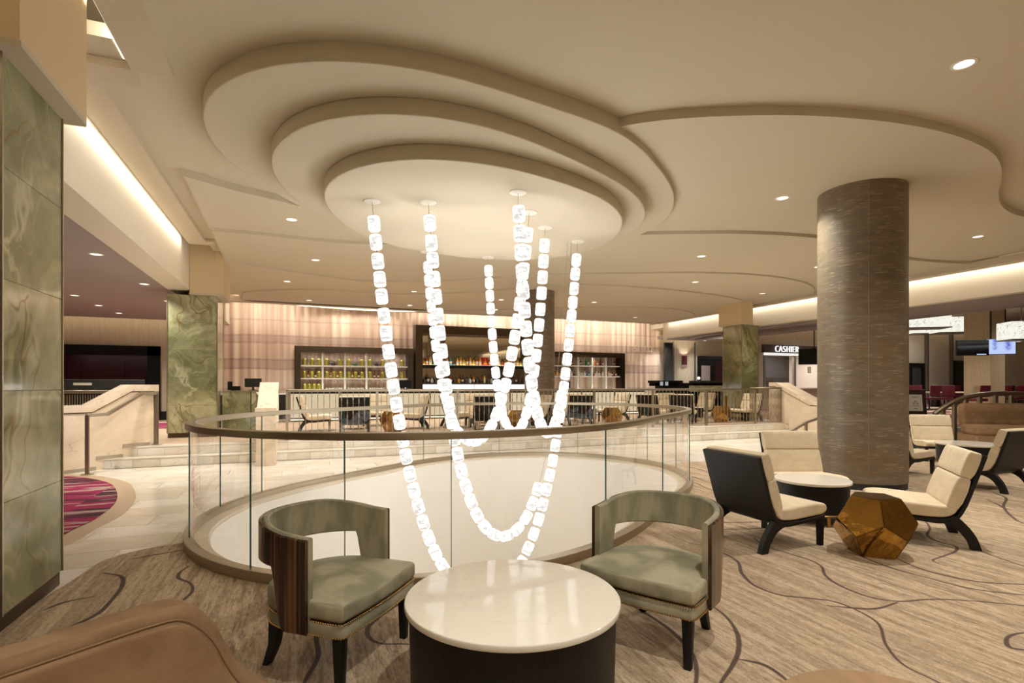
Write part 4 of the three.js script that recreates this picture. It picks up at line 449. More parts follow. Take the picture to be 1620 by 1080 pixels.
{
  const zS = BACK + 0.42, pz = 20.0;   // shelf stock stands on this line
  const X = (u) => { const q = (u - 810) / F; const Z = 19.8 / (C - q * S); return Z * (q * C + S); }, u1 = (k) => 460 + k / 8.1, u2 = (k) => 850 + k / 7.714, x0 = X(466), x1 = X(652), r1 = 2.16, r2 = 1.72, r3 = 1.28;
  cabinet('left bar cabinet with white shelves and dark mirrored frame', x0, x1, 1.2, 2.82, 0.2, [407, 692, 967, 1232].map((k) => X(u1(k))), [r1, r2]); for (const x of [x0 + 0.9, x0 + 2.2, x0 + 3.3]) area(x, 2.55, zS + 0.05, 0.9, 0.05, x, 1.2, zS - 0.1, WHITE, 13);
  [176, 272, 362, 460, 634, 742, 910, 1016, 1176, 1425].forEach((k, i) => tin(X(u1(k)), r1, zS, `${ord(i)} tea tin from the left on the top shelf of the left bar cabinet`)); [176, 272, 362, 466, 555, 640, 746, 830, 912, 1016, 1176, 1425].forEach((k, i) => tin(X(u1(k)), r2, zS, `${ord(i)} tea tin from the left on the second shelf of the left bar cabinet`)); [178, 238, 300, 361].forEach((k, i) => tin(X(u1(k)), r3, zS, `${ord(i)} tea tin from the left at the bottom of the left bar cabinet`));
  teapot(X(u1(545)), r1, zS, std({ color: rgb(60, 46, 36), roughness: 0.4 }), 'dark brown teapot on the top shelf of the left bar cabinet'); teapot(X(u1(825)), r1, zS, std({ color: rgb(40, 104, 40), roughness: 0.35 }), 'green teapot on the top shelf of the left bar cabinet'); teapot(X(u1(1100)), r1, zS, std({ color: rgb(44, 44, 46), roughness: 0.35 }), 'charcoal teapot right of the green one');
  [[223, 'red'], [318, 'brown'], [510, 'amber'], [598, 'amber'], [788, 'amber'], [871, 'brown'], [1070, 'red'], [1120, 'red']].forEach(([k, c], i) => bottle('labelled', c, X(u1(k)), r2, zS + 0.02, `${ord(i)} bottle from the left among the tins of the second shelf`, 'bottles in the left bar cabinet', 0.82));
  for (let c = 0; c < 3; c++) { const g = thing('glass_rack', ['left', 'middle', 'right'][c] + ' row of upturned tumblers at the bottom of the left bar cabinet', 'glasses'); for (let i = 0; i < 7; i++) mesh('tumbler', cyl(0.034, 0.04, 0.1, 12, X(u1([460, 742, 1012][c])) + i * 0.082, r3, zS), BM.clear, g); }
  // tall middle cabinet with a mirror and two rows of bottles
  const m0 = X(655), m1 = X(654) + 4.85, mt = thing('bar_cabinet', 'tall middle bar cabinet with mirrored back and bottle rows', 'cabinet'), z = BACK + 0.22; mesh('frame_top', box(m0, m1, 3.4, 3.7, z, z + 0.5), M.darkBronze, mt); for (const x of [m0, m1 - 0.26]) mesh('frame_side', box(x, x + 0.26, 1.2, 3.4, z, z + 0.5), M.darkBronze, mt); mesh('mirror', box(m0 + 0.2, m1 - 0.2, 1.3, 3.45, z, z + 0.02), M.mirror, mt); mesh('bottle_shelf', box(m0 + 0.26, m1 - 0.26, 2.12, 2.24, z + 0.02, z + 0.3), M.jet, mt); mesh('bottle_ledge', box(m0 + 0.26, m1 - 0.26, 1.5, 1.56, z + 0.02, z + 0.34), M.charcoal, mt); for (const [a, b] of [[m0 + 0.3, m0 + 2.3], [m0 + 2.36, m1 - 0.3]]) { mesh('lit_panel', box(a, b, 1.24, 1.5, z + 0.26, z + 0.3), glow(new THREE.Color(1, 0.95, 0.88), 1.5), mt); area((a + b) / 2, 1.37, z + 0.32, b - a, 0.24, (a + b) / 2, 1.37, z + 3, WHITE, 1.2); }
  mesh('shelf_light', box(m0 + 0.3, m1 - 0.3, 2.241, 2.247, z + 0.2, z + 0.29), glow(WARM, 1.5), mt); area((m0 + m1) / 2, 2.25, z + 0.25, m1 - m0 - 0.7, 0.07, (m0 + m1) / 2, 4, z + 0.2, WARM, 5);
  const tones = ['gold', 'amber', 'honey', 'green', 'gold', 'honey', 'amber', 'gold', 'teal', 'smoke', 'honey', 'gold', 'honey', 'amber', 'gold', 'honey', 'amber', 'gold', 'red', 'red', 'amber', 'gold', 'amber', 'honey', 'amber', 'amber', 'gold', 'honey', 'amber', 'gold', 'honey', 'green'];
  for (let i = 0; i < 32; i++) { const x = m0 + 0.36 + i * (m1 - m0 - 0.74) / 31; if (i === 18 || i === 19) continue; bottle(i % 3 ? 'labelled' : 'squat', tones[i], x, 2.247, z + 0.19, `${tones[i]} bottle, ${ord(i)} place from the left on the lit upper shelf of the tall cabinet`, 'bottles on the upper shelf of the tall cabinet', 1 + 0.2 * hash(i, 3)); }
  { const x = m0 + 0.36 + 18.5 * (m1 - m0 - 0.74) / 31, g = thing('gift_box', 'red presentation box among the bottles of the tall cabinet', 'box', x, 2.247, z + 0.18); mesh('box', rbox(0.25, 0.31, 0.1, 0.004, 0, 0.155, 0), std({ color: rgb(176, 20, 30), roughness: 0.4 }), g); mesh('decanter_emblem', lathe([[0.0001, 0.04], [0.05, 0.05], [0.075, 0.09], [0.05, 0.14], [0.016, 0.17], [0.012, 0.23], [0.022, 0.25], [0.0001, 0.26]], 20).scale(1, 1, 0.1).translate(0, 0, 0.05), std({ color: rgb(226, 160, 60), roughness: 0.3 }), g); }
  const dull = ['smoke', 'brown', 'clear', 'smoke', 'amber', 'brown', 'clear', 'red', 'smoke', 'gold', 'brown', 'smoke', 'clear', 'amber', 'smoke', 'brown', 'honey', 'smoke', 'clear', 'red', 'brown', 'smoke', 'amber', 'clear', 'smoke', 'brown', 'smoke', 'brown']; for (let i = 0; i < 28; i++) bottle(i % 3 === 1 ? 'labelled' : 'squat', dull[i], m0 + 0.38 + i * (m1 - m0 - 0.78) / 27, 1.56, z + 0.2, `${dull[i]} bottle, ${ord(i)} from the left on the lower ledge of the tall cabinet`, 'bottles on the lower ledge of the tall cabinet', 1 + 0.15 * hash(i, 9));
  const q1 = X(984), q0 = q1 - 4.1; cabinet('right bar cabinet with white shelves of spirits', q0, q1, 1.2, 2.86, 0.2, [X(u2(320)), X(u2(482)), X(u2(655)), X(u2(825))], [2.3, 1.86]); area((q0 + q1) / 2 + 0.6, 2.62, zS + 0.05, 2.6, 0.05, (q0 + q1) / 2, 1.2, zS - 0.1, WHITE, 13);
  [[375, 'red'], [420, 'amber'], [505, 'clear'], [525, 'smoke'], [592, 'green'], [622, 'green'], [702, 'amber'], [733, 'amber'], [764, 'brown'], [795, 'amber'], [845, 'brown'], [935, 'brown']].forEach(([k, c], i) => bottle(i % 2 ? 'labelled' : 'plain', c, X(u2(k)), 2.3, zS, `${c} bottle, ${ord(i)} from the left on the top shelf of the right cabinet`, 'bottles on the top shelf of the right cabinet', 1.0)); [[195, 'amber'], [215, 'amber'], [235, 'gold'], [258, 'gold'], [415, 'clear'], [445, 'smoke'], [510, 'clear'], [530, 'clear'], [575, 'clear'], [605, 'blue'], [632, 'blue'], [680, 'brown'], [722, 'clear'], [750, 'clear'], [795, 'clear'], [845, 'brown'], [868, 'honey'], [890, 'clear'], [912, 'brown'], [935, 'red'], [955, 'smoke']].forEach(([k, c], i) => bottle(i % 2 ? 'squat' : 'labelled', c, X(u2(k)), 1.86, zS, `${c} bottle, ${ord(i)} from the left on the second shelf of the right cabinet`, 'bottles on the second shelf of the right cabinet', 0.85));
  // till screens on the bar
  const screen = (x, zz, w, turn, y, label) => { const s = thing('till_screen', label, 'monitor', x, y, zz, turn); mesh('panel', rbox(w, w * 0.62, 0.03, 0.006, 0, w * 0.42, 0), M.jet, s); mesh('glass', box(-w * 0.46, w * 0.46, w * 0.14, w * 0.69, 0.015, 0.018), std({ color: rgb(30, 32, 32), roughness: 0.12 }), s); mesh('stand', lathe([[0.0001, 0], [w * 0.25, 0], [w * 0.24, 0.012], [0.03, 0.03], [0.02, w * 0.2], [0.0001, w * 0.2]], 20), M.jet, s); };
  screen(X(626), -17.85, 0.42, 0.2, 1.325, 'dark till screen on the bar below the left cabinet'); screen(X(880) - 0.6, -17.85, 0.4, -0.5, 1.325, 'dark till screen on the bar beside the round column');
  // faint reversed lettering of a lit sign seen on the curtain at its right end
  const font = await new FontLoader().loadAsync('fonts/droid/droid_sans_regular.typeface.json'), sign = thing('wall_lettering', 'faint pale letters on the curtain at its right end', 'sign'), lm = std({ color: rgb(238, 226, 206), roughness: 0.6 }); 'II SI DO:'.split('').forEach((ch, i) => { if (ch === ' ') return; const g = new TextGeometry(ch, { font, size: 0.26, depth: 0.012, curveSegments: 5 }); mesh('letter', g, lm, sign).position.set(X(985) + 0.12 + i * 0.185, 2.98, BACK + 0.26); });
}
// --- green onyx host counter with screen, beside the second pillar
{
  const c = thing('onyx_counter', 'green onyx counter right of the second pillar', 'counter', -1.05, DECK, -13.75); for (const [a, b] of [[-0.58, -0.01], [0.01, 0.4]]) mesh('onyx_panel', boxUV(box(a, b, 0.05, 0.98, 0.2, 0.24), 0.36, 0.3 + a, 0.1), M.onyx, c); mesh('body', box(-0.58, 0.4, 0.05, 0.98, -0.3, 0.2), M.darkBronze, c); mesh('top', box(-0.6, 0.43, 0.98, 1.0, -0.32, 0.26), M.bronze, c); mesh('plinth', box(-0.56, 0.38, 0, 0.05, -0.28, 0.2), M.jet, c);
  const s = thing('monitor', 'computer monitor on the green onyx counter', 'monitor', -1.02, DECK + 1.0, -13.75, -0.1); mesh('panel', rbox(0.36, 0.2, 0.03, 0.006, 0, 0.18, 0), M.jet, s); mesh('screen', box(-0.165, 0.165, 0.095, 0.265, 0.015, 0.018), std({ color: rgb(52, 54, 48), roughness: 0.1 }), s); mesh('stand', lathe([[0.0001, 0], [0.11, 0], [0.1, 0.012], [0.03, 0.02], [0.025, 0.1], [0.0001, 0.1]], 20), M.jet, s);
  const k = thing('receipt_printer', 'small black printer right of the monitor', 'printer', -0.76, DECK + 1.0, -13.72); mesh('body', rbox(0.13, 0.11, 0.16, 0.01, 0, 0.055, 0), M.jet, k); mesh('slot', box(-0.04, 0.04, 0.108, 0.113, -0.02, 0.0), M.steel, k);
  const d = thing('card_terminal', 'black box left of the monitor on the onyx counter', 'terminal', -1.38, DECK + 1.0, -13.75); mesh('body', rbox(0.2, 0.1, 0.16, 0.008, 0, 0.05, 0), M.jet, d); mesh('screen', rbox(0.1, 0.2, 0.02, 0.004, -0.12, 0.11, 0), M.jet, d);
  const h = thing('host_stand', 'host stand with bead-fringed front behind the sloping marble wall', 'counter', -4.35, DECK, -13.3, 0.15); mesh('body', box(-0.7, 0.7, 0, 0.95, -0.3, 0.25), M.charcoal, h); mesh('top', rbox(1.5, 0.07, 0.62, 0.01, 0, 0.985, 0), M.bronze, h); for (let i = 0; i < 34; i++) mesh('bead_rod', cyl(0.012, 0.012, 0.85, 6, -0.68 + i * 0.041, 0.08, 0.275), M.bronze, h); mesh('screen_ledge', rbox(1.4, 0.2, 0.12, 0.01, 0.55, 1.14, -0.2), M.charcoal, h); mesh('card', box(0.05, 0.35, 1.12, 1.17, -0.13, -0.135), paper, h);
}
// --- seats on the deck
const deckChair = (x, z, fx, fz, label) => copy(lounge, label, x, DECK, z, face(fx, fz), 'lounge chairs on the deck by the bar');
deckChair(0.35, -14.0, 1, 0.05, 'deck lounge chair nearest the marble pier, turned to the right'); deckChair(1.2, -13.1, 0.1, -1, 'deck chair showing its black back right of the marble pier'); deckChair(1.95, -15.3, -0.1, 1, 'cream deck chair facing the room below the left bar cabinet'); deckChair(2.72, -13.9, -1, 0, 'deck chair turned left below the right end of the left cabinet');
deckChair(3.92, -13.9, 1, 0.1, 'deck chair turned right, legs seen through the leftmost strands'); deckChair(4.4, -13.0, 0.1, -1, 'deck chair showing its black back below the tall middle cabinet'); deckChair(5.0, -15.2, 0, 1, 'cream deck chair facing the room below the tall middle cabinet'); deckChair(5.75, -12.85, -1, -0.1, 'deck chair turned left in front of the round grey column');
deckChair(7.2, -13.2, 0.15, -1, 'deck chair showing its black back right of the round grey column'); deckChair(8.1, -15.1, 0, 1, 'cream deck chair facing the room below the right bar cabinet'); deckChair(9.0, -14.1, -1, 0, 'deck chair turned left below the right bar cabinet'); deckChair(9.7, -13.05, 0.9, -0.45, 'deck chair with black back third from the right onyx pillar'); deckChair(10.55, -12.75, 0.75, -0.65, 'deck chair with large black back nearest the railing'); deckChair(11.5, -14.5, -0.1, 1, 'cream deck chair facing the room left of the right onyx pillar'); deckChair(12.95, -12.75, -1, 0.05, 'deck chair turned left in front of the right onyx pillar'); deckChair(14.0, -14.9, -1, 0.1, 'deck chair turned left behind the right onyx pillar').position.x = 13.1;
for (const [x, z, l] of [[1.3, -14.25, 'small drum table among the chairs below the left cabinet'], [4.9, -14.1, 'small drum table among the chairs below the tall cabinet'], [8.0, -14.1, 'small drum table among the chairs below the right cabinet'], [11.55, -13.55, 'small drum table with a red flower left of the right onyx pillar']]) copy(smallTable, l, x, DECK, z, 0, 'small tables on the deck');
for (const [x, z, l] of [[2.05, -12.9, 'dark golden faceted stool on the deck below the left cabinet'], [5.05, -12.35, 'faceted stool on the deck seen between the strands'], [8.15, -12.85, 'golden faceted stool on the deck right of the strands'], [11.9, -12.65, 'golden faceted stool on the deck by the right chairs']]) copy(stool, l, x, DECK, z, x, 'golden faceted stools');
{ const f = thing('flower', 'tiny red flower in a vase on the right deck table', 'flower', 11.6, DECK + 0.45, -13.5); mesh('vase', cyl(0.02, 0.025, 0.07, 12), BM.clear, f); mesh('bloom', new THREE.IcosahedronGeometry(0.035, 1).scale(1, 0.7, 1).translate(0, 0.09, 0), std({ color: rgb(170, 24, 40), roughness: 0.7 }), f); const v = thing('vase', 'tall bronze vase behind the golden stool at the right of the deck', 'vase', 12.32, DECK + 0.5, -12.9); v.position.y = DECK; mesh('body', lathe([[0.0001, 0], [0.06, 0], [0.075, 0.25], [0.06, 0.6], [0.05, 0.78], [0.055, 0.8], [0.0001, 0.8]], 20), M.gold, v); }
// ================================================================ right of the curtain: side wall, cashier, gaming hall
const onWall = (u, zz = BACK) => { const q = (u - 810) / F, Z = -zz / (C - q * S); return Z * (q * C + S); }, hWall = (u, v) => { const q = (u - 810) / F, Z = -BACK / (C - q * S); return EYE + (HORIZON - v) / F * Z; };
{
  const p = thing('display_panel', 'tall dark panel standing at the right end of the curtain', 'panel', onWall(1046), DECK, BACK + 0.5); mesh('panel', rbox(0.42, 3.05, 0.12, 0.01, 0, 1.53, 0), M.charcoal, p); mesh('foot', rbox(0.6, 0.03, 0.4, 0.006, 0, 0.015, 0), M.jet, p);
  for (const u of [1065, 1099]) { const x = onWall(u), t = thing('wall_batten', u < 1080 ? 'bright metal strip on the wall left of the sconce' : 'bright metal strip on the wall right of the sconce', 'trim', x, 0, BACK + 0.02); mesh('strip', box(-0.04, 0.04, DECK, 3.5, -0.01, 0.03), M.steel, t); mesh('edge', box(0.04, 0.07, DECK, 3.5, -0.01, 0.012), M.white, t); }
  const x = onWall(1082), y = hWall(1082, 570), s = thing('wall_sconce', 'maroon half-round wall sconce glowing up and down', 'sconce', x, y, BACK + 0.02); mesh('shade', new THREE.CylinderGeometry(0.13, 0.13, 0.42, 24, 1, true, -Math.PI / 2, Math.PI), std({ color: rgb(88, 18, 30), roughness: 0.5, side: THREE.DoubleSide }), s); mesh('back_plate', box(-0.13, 0.13, -0.32, 0.22, 0, 0.012), M.steel, s); mesh('bulb', new THREE.SphereGeometry(0.04, 16, 12).translate(0, 0.02, 0.06), glow(WARM, 2), s); point(x, y + 0.02, BACK + 0.08, SOFT, 5, 2);
  const a = onWall(1103), b = onWall(1148), w = frame('window_1', 'black framed opening onto a dark maroon room'), t1 = hWall(1103, 563), t0 = 1.3; mesh('window_frame', box(a, b, t1 - 0.16, t1, BACK, BACK + 0.1), M.jet, w); mesh('window_frame', box(a, a + 0.16, t0, t1 - 0.16, BACK, BACK + 0.1), M.jet, w); mesh('dark_room', box(a + 0.16, b, t0, t1 - 0.16, BACK, BACK + 0.02), M.jet, w); mesh('maroon_panel', box(a + 1.05, a + 1.5, t0, t1 - 0.2, BACK + 0.02, BACK + 0.035), M.maroonWall, w); mesh('mauve_panel', box(a + 0.2, a + 0.75, t0, t1 - 0.45, BACK + 0.02, BACK + 0.035), M.mauve, w);
  const c = thing('service_counter', 'black service counter below the sconce', 'counter', onWall(1100, -18.6), DECK, -18.6); mesh('body', box(-1.9, 2.2, 0, 1.1, -0.3, 0.3), M.jet, c); mesh('left_top', rbox(1.3, 0.1, 0.7, 0.01, -1.6, 1.28, 0), M.jet, c); mesh('right_top', rbox(2.4, 0.1, 0.7, 0.01, 1.15, 1.28, 0), M.charcoal, c); mesh('onyx_front', boxUV(box(-0.6, 1.4, 0.85, 1.12, 0.3, 0.33), 0.4), M.onyx, c); mesh('upstand', box(-2.2, 2.3, 1.1, 1.23, -0.3, 0.1), M.jet, c);
  for (const k of [0, 1]) { const m = thing('small_display', k ? 'right small glowing display on the black counter' : 'left small glowing display on the black counter', 'display', onWall(1046 + k * 8, -18.2), DECK + 1.1, -18.19); mesh('case', rbox(0.19, 0.2, 0.04, 0.006, 0, 0.1, 0), M.jet, m); mesh('screen', box(-0.075, 0.075, 0.02, 0.18, 0.02, 0.023), glow(new THREE.Color(0.75, 0.78, 0.82), 0.5), m); }
  const l = thing('table_lamp', 'small bright lamp on the black counter', 'lamp', onWall(1108, -18.4), DECK + 1.33, -18.5); mesh('base', cyl(0.05, 0.03, 0.06, 16), M.jet, l); mesh('bulb', new THREE.SphereGeometry(0.06, 16, 12).translate(0, 0.11, 0), glow(WHITE, 3), l); point(l.position.x, l.position.y + 0.11, l.position.z, WHITE, 1, 2);
}
{ // cashier: recessed counter room behind a dark fascia with the word CASHIER
  const a = 21.7, b = 26.8, r = frame('window_2', 'cashier windows under a dark fascia'); const y1 = 3.02;
  mesh('room_back', box(a - 0.5, b + 0.5, 0, 4, BACK - 3.2, BACK - 3.4), std({ color: rgb(60, 56, 58), roughness: 0.5 }), r); mesh('room_ceiling', box(a - 0.5, b + 0.5, 3.3, 3.5, BACK - 0.3, BACK - 3.4), M.white, r); mesh('room_floor', box(a - 0.5, b + 0.5, -0.2, 0, BACK - 0.3, BACK - 3.4), M.tan, r); mesh('pink_wall', box(a - 0.5, a + 1.1, 0, 3.3, BACK - 3.1, BACK - 3.2), std({ color: rgb(206, 168, 164), roughness: 0.8 }), r); for (const x of [a - 0.5, b + 0.4]) mesh('side_wall', box(x, x + 0.1, 0, 3.4, BACK - 0.3, BACK - 3.3), std({ color: rgb(220, 204, 188), roughness: 0.8 }), r); mesh('white_notice', box(a + 0.75, a + 1.3, 1.2, 2.2, BACK - 3.0, BACK - 3.05), M.white, r);
  for (let i = 0; i < 9; i++) mesh('wood_slat', box(a + 1.5 + i * 0.07, a + 1.54 + i * 0.07, 1.1, 2.6, BACK - 3.0, BACK - 3.08), M.bronze, r); mesh('dark_shelf', box(a + 1.1, b, 1.72, 1.92, BACK - 2.9, BACK - 3.1), M.jet, r);
  mesh('counter', box(a, b, 1.3, 1.36, BACK + 0.25, BACK - 0.6), M.white, r); for (let i = 0; i < 3; i++) mesh('mullion', box(a + 0.02 + i * 2.1, a + 0.16 + i * 2.1, 1.36, y1, BACK + 0.02, BACK - 0.1), M.steel, r); mesh('light_slot', box(a, b, y1 - 0.02, y1 + 0.1, BACK + 0.04, BACK + 0.14), glow(WHITE, 0.95), r); area((a + b) / 2, 3.25, BACK - 1.6, 4, 1.6, (a + b) / 2, 0, BACK - 1.6, WHITE, 9); mesh('room_light_panel', box(a + 0.6, b - 0.6, 3.27, 3.3, BACK - 0.9, BACK - 2.4), glow(WHITE, 1), r); for (let i = 0; i < 2; i++) mesh('window_pane', new THREE.PlaneGeometry(1.94, 1.6).translate(a + 1.13 + i * 2.1, 2.18, BACK - 0.05), M.glass, r);
  const s = thing('cashier_sign', 'dark fascia sign reading CASHIER in bright letters', 'sign', 0, 0, 0), f2 = await new FontLoader().loadAsync('fonts/droid/droid_sans_regular.typeface.json'); mesh('fascia', box(a - 0.1, b + 0.3, y1 + 0.1, 3.52, BACK, BACK + 0.18), std({ color: rgb(72, 58, 54), roughness: 0.6 }), s);
  const lit = glow(new THREE.Color(1, 0.97, 0.94), 1.1), tl = std({ color: rgb(196, 160, 120), roughness: 0.4, metalness: 0.6 }); 'CASHIER'.split('').forEach((c, i) => { const g = new TextGeometry(c, { font: f2, size: 0.3, depth: 0.05, curveSegments: 5 }), x = onWall(1220) + [0, 0.25, 0.5, 0.72, 0.99, 1.11, 1.32][i] * 1.06; mesh('letter', g.clone().scale(1.05, 1, 1), tl, s).position.set(x + 0.03, 3.17, BACK + 0.18); mesh('letter_halo', g, lit, s).position.set(x, 3.17, BACK + 0.21); });
  // cashier clerk: head and shoulders behind the counter
  const p = onWall(1209, BACK - 0.9), clerk = thing('person', 'dark-haired person in dark clothes seated behind the cashier window', 'person', p, 0.55, BACK - 0.9, 0.3); const body = lathe([[0.0001, 0], [0.17, 0], [0.2, 0.2], [0.21, 0.45], [0.19, 0.55], [0.1, 0.6], [0.055, 0.63], [0.052, 0.68], [0.075, 0.72], [0.088, 0.78], [0.085, 0.85], [0.06, 0.9], [0.0001, 0.915]], 24).scale(1.05, 1, 0.72); const bp = body.attributes.position, col = new Float32Array(bp.count * 3); for (let i = 0; i < bp.count; i++) { const c = bp.getY(i) > 0.61 ? [0.5, 0.3, 0.2] : [0.02, 0.02, 0.025]; col.set(c, 3 * i); if (bp.getY(i) > 0.74 && bp.getY(i) < 0.8 && Math.abs(bp.getX(i)) < 0.02 && bp.getZ(i) > 0) bp.setZ(i, bp.getZ(i) + 0.02); } body.setAttribute('color', new THREE.BufferAttribute(col, 3)); mesh('body', body, std({ vertexColors: true, roughness: 0.8 }), clerk); mesh('hair', new THREE.SphereGeometry(0.1, 20, 14, 0, 2 * Math.PI, 0, 1.7).scale(0.98, 1, 0.82).rotateX(-0.35).translate(0, 0.83, -0.012), std({ color: rgb(34, 24, 20), roughness: 0.7 }), clerk); mesh('chair', rbox(0.4, 0.1, 0.35, 0.03, 0, -0.05, 0), M.jet, clerk);
  const m = thing('card_screen', 'small white screen with blue picture on the cashier counter', 'monitor', onWall(1204), 1.36, BACK - 0.05); mesh('case', rbox(0.3, 0.26, 0.04, 0.006, 0, 0.13, 0), M.white, m); mesh('screen', box(-0.1, 0.1, 0.05, 0.21, 0.02, 0.023), glow(new THREE.Color(0.2, 0.26, 0.45), 0.6), m);
  const tvx = D(1288, 564, 21), tv = thing('hanging_screen', 'large dark screen hanging left of the stout round column', 'television', tvx.x, tvx.y, tvx.z, -0.75); mesh('panel', rbox(1.1, 0.62, 0.07, 0.01), M.jet, tv); mesh('glass', box(-0.53, 0.53, -0.29, 0.29, 0.036, 0.039), std({ color: rgb(14, 13, 13), roughness: 0.1 }), tv); mesh('hanger', cyl(0.02, 0.02, 5.4 - tvx.y - 0.31, 12, 0, 0.31, 0), M.charcoal, tv); mesh('bracket', box(-0.15, 0.15, 0.2, 0.33, -0.06, -0.02), M.charcoal, tv);
  const k = thing('side_counter', 'pale counter with a plant right of the cashier windows', 'counter', 27.6, 0, BACK + 0.55); mesh('body', box(-0.6, 1.4, 0, 1.25, -0.4, 0.3), M.white, k); mesh('top', box(-0.65, 1.45, 1.25, 1.3, -0.45, 0.35), M.quartz, k); const pl = thing('potted_plant', 'small green plant on the pale side counter', 'plant', 28.2, 1.3, BACK + 0.55); mesh('pot', cyl(0.05, 0.07, 0.12, 16), M.white, pl); for (let i = 0; i < 9; i++) mesh('leaf', new THREE.SphereGeometry(0.09, 8, 6).scale(0.28, 1, 0.12).translate(0, 0.1, 0).rotateZ(0.7).rotateY(i * 0.7).translate(0, 0.14, 0), BM.green, pl); const pic = thing('picture_frame', 'small framed notice on the wall right of the cashier windows', 'picture', onWall(1279.5), hWall(1279.5, 585), BACK + 0.02); mesh('frame', box(-0.12, 0.12, -0.16, 0.16, 0, 0.02), M.steel, pic); mesh('print', box(-0.09, 0.09, -0.13, 0.13, 0.02, 0.024), paper, pic);
}
{ // gaming hall: wall panels, doors, square column with screens, crystal lights, tables and chairs
  const w = frame('trim_6', 'vertical wall battens of the gaming hall'); for (const u of [1463, 1467, 1502, 1506]) { const x = onWall(u); mesh('batten', box(x - 0.05, x + 0.05, 0, 5.6, BACK, BACK + 0.06), M.steel, w); }
  for (const [u0, u1, v, n, l] of [[1437, 1460, 574, 'door_2', 'dark door with pale panel at the left of the gaming hall wall'], [1508, 1536, 570, 'door_3', 'black doorway left of the square column']]) { const a = onWall(u0), b = onWall(u1), h = hWall(u0, v), d = frame(n, l); mesh('door_frame', box(a, b, h - 0.2, h, BACK, BACK + 0.1), M.jet, d); mesh('door_frame', box(a, a + 0.2, 0, h - 0.2, BACK, BACK + 0.1), M.jet, d); mesh('door_frame', box(b - 0.2, b, 0, h - 0.2, BACK, BACK + 0.1), M.jet, d); mesh('door_leaf', box(a + 0.2, b - 0.2, 0, h - 0.2, BACK, BACK + 0.03), n === 'door_2' ? std({ color: rgb(58, 58, 64), roughness: 0.4 }) : M.jet, d); mesh('door_handle', box(b - 0.36, b - 0.3, 1.0, 1.25, BACK + 0.03, BACK + 0.1), M.steel, d); }
  const cp = D(1557, 600, 24), col = frame('column', 'square cream column carrying two screens in the gaming hall'); mesh('column_shaft', boxUV(box(cp.x - 0.55, cp.x + 0.55, 0, 5.4, cp.z - 0.5, cp.z + 0.5).rotateY(0), 0.4), std({ map: wallpaper, color: rgb(255, 244, 220), roughness: 0.7 }), col); for (const s of [-0.56, 0.53]) mesh('edge_strip', box(cp.x + s, cp.x + s + 0.05, 3.0, 5.4, cp.z + 0.48, cp.z + 0.53), M.charcoal, col); mesh('dado', box(cp.x - 0.57, cp.x + 0.57, 0, 0.2, cp.z - 0.52, cp.z + 0.52), M.charcoal, col);
  const t1 = D(1538, 550, 22.5), a = thing('wall_screen', 'black television on the square column, left of the bright one', 'television', t1.x, t1.y, t1.z, -0.55); mesh('panel', rbox(1.22, 0.66, 0.07, 0.01), M.jet, a); mesh('glass', box(-0.59, 0.59, -0.31, 0.31, 0.036, 0.039), std({ color: rgb(16, 14, 15), roughness: 0.15 }), a); mesh('ticker', box(0.15, 0.5, -0.3, -0.26, 0.039, 0.042), glow(new THREE.Color(0.5, 0.65, 1), 1), a); mesh('arm', box(-0.05, 0.05, -0.05, 0.05, -0.7, -0.03), M.jet, a);
  const t2 = D(1583, 548, 22.8), b = thing('wall_screen', 'bright television showing pale blue figures beside the square column', 'television', t2.x, t2.y, t2.z, -0.9); mesh('panel', rbox(0.98, 0.68, 0.07, 0.01), M.jet, b); const pic = texture(128, 96, (x, y) => { const f = Math.exp(-(((x - 0.3) / 0.07) ** 2)) * step(0.2, 0.4, y) + Math.exp(-(((x - 0.75) / 0.09) ** 2)) * step(0.1, 0.5, y), n = fbm(x * 9, y * 9, 3); return mix3([196, 214, 255], [84, 100, 200], clamp(f * n * 1.5)); }, false); mesh('screen', uvBy(box(-0.47, 0.47, -0.32, 0.32, 0.036, 0.039), (x, y) => [x / 0.94 + 0.5, y / 0.64 + 0.5]), glow(new THREE.Color(1, 1, 1), 1.0, pic), b); mesh('arm', box(-0.05, 0.05, -0.05, 0.05, -0.6, -0.03), M.jet, b);
  const cr = (u, v, Z, w, h, d, turn, l) => { const p = D(u, v, Z), t = thing('crystal_light', l, 'chandelier', p.x, p.y, p.z, turn, 'box-shaped crystal ceiling lights'); mesh('crystal_box', boxUV(rbox(w, h, d, 0.03), 0.7), glow(new THREE.Color(1, 0.97, 0.9), 1.15, crystal), t); mesh('base_tray', box(-w / 2, w / 2, -h / 2 - 0.05, -h / 2 - 0.01, -d / 2, d / 2), M.steel, t); mesh('rod', cyl(0.02, 0.02, 5.395 - p.y - h / 2, 8, 0, h / 2, 0), M.steel, t); area(p.x, p.y - h / 2 - 0.08, p.z, w, d, p.x, 0, p.z, WHITE, 4); };
  cr(1452, 509, 22, 2.0, 0.5, 0.9, -0.6, 'nearest crystal light beside the stout round column'); cr(1474, 520, 29.5, 2.2, 0.5, 1.0, -0.6, 'crystal light below and behind the nearest one'); cr(1515, 514, 26, 2.0, 0.72, 1.0, -0.6, 'tall crystal light left of the square column'); cr(1588, 532, 27, 1.0, 0.62, 0.9, -0.6, 'low crystal light right of the square column'); cr(1616, 523, 21, 1.2, 0.68, 0.9, -0.6, 'crystal light cut by the right edge');
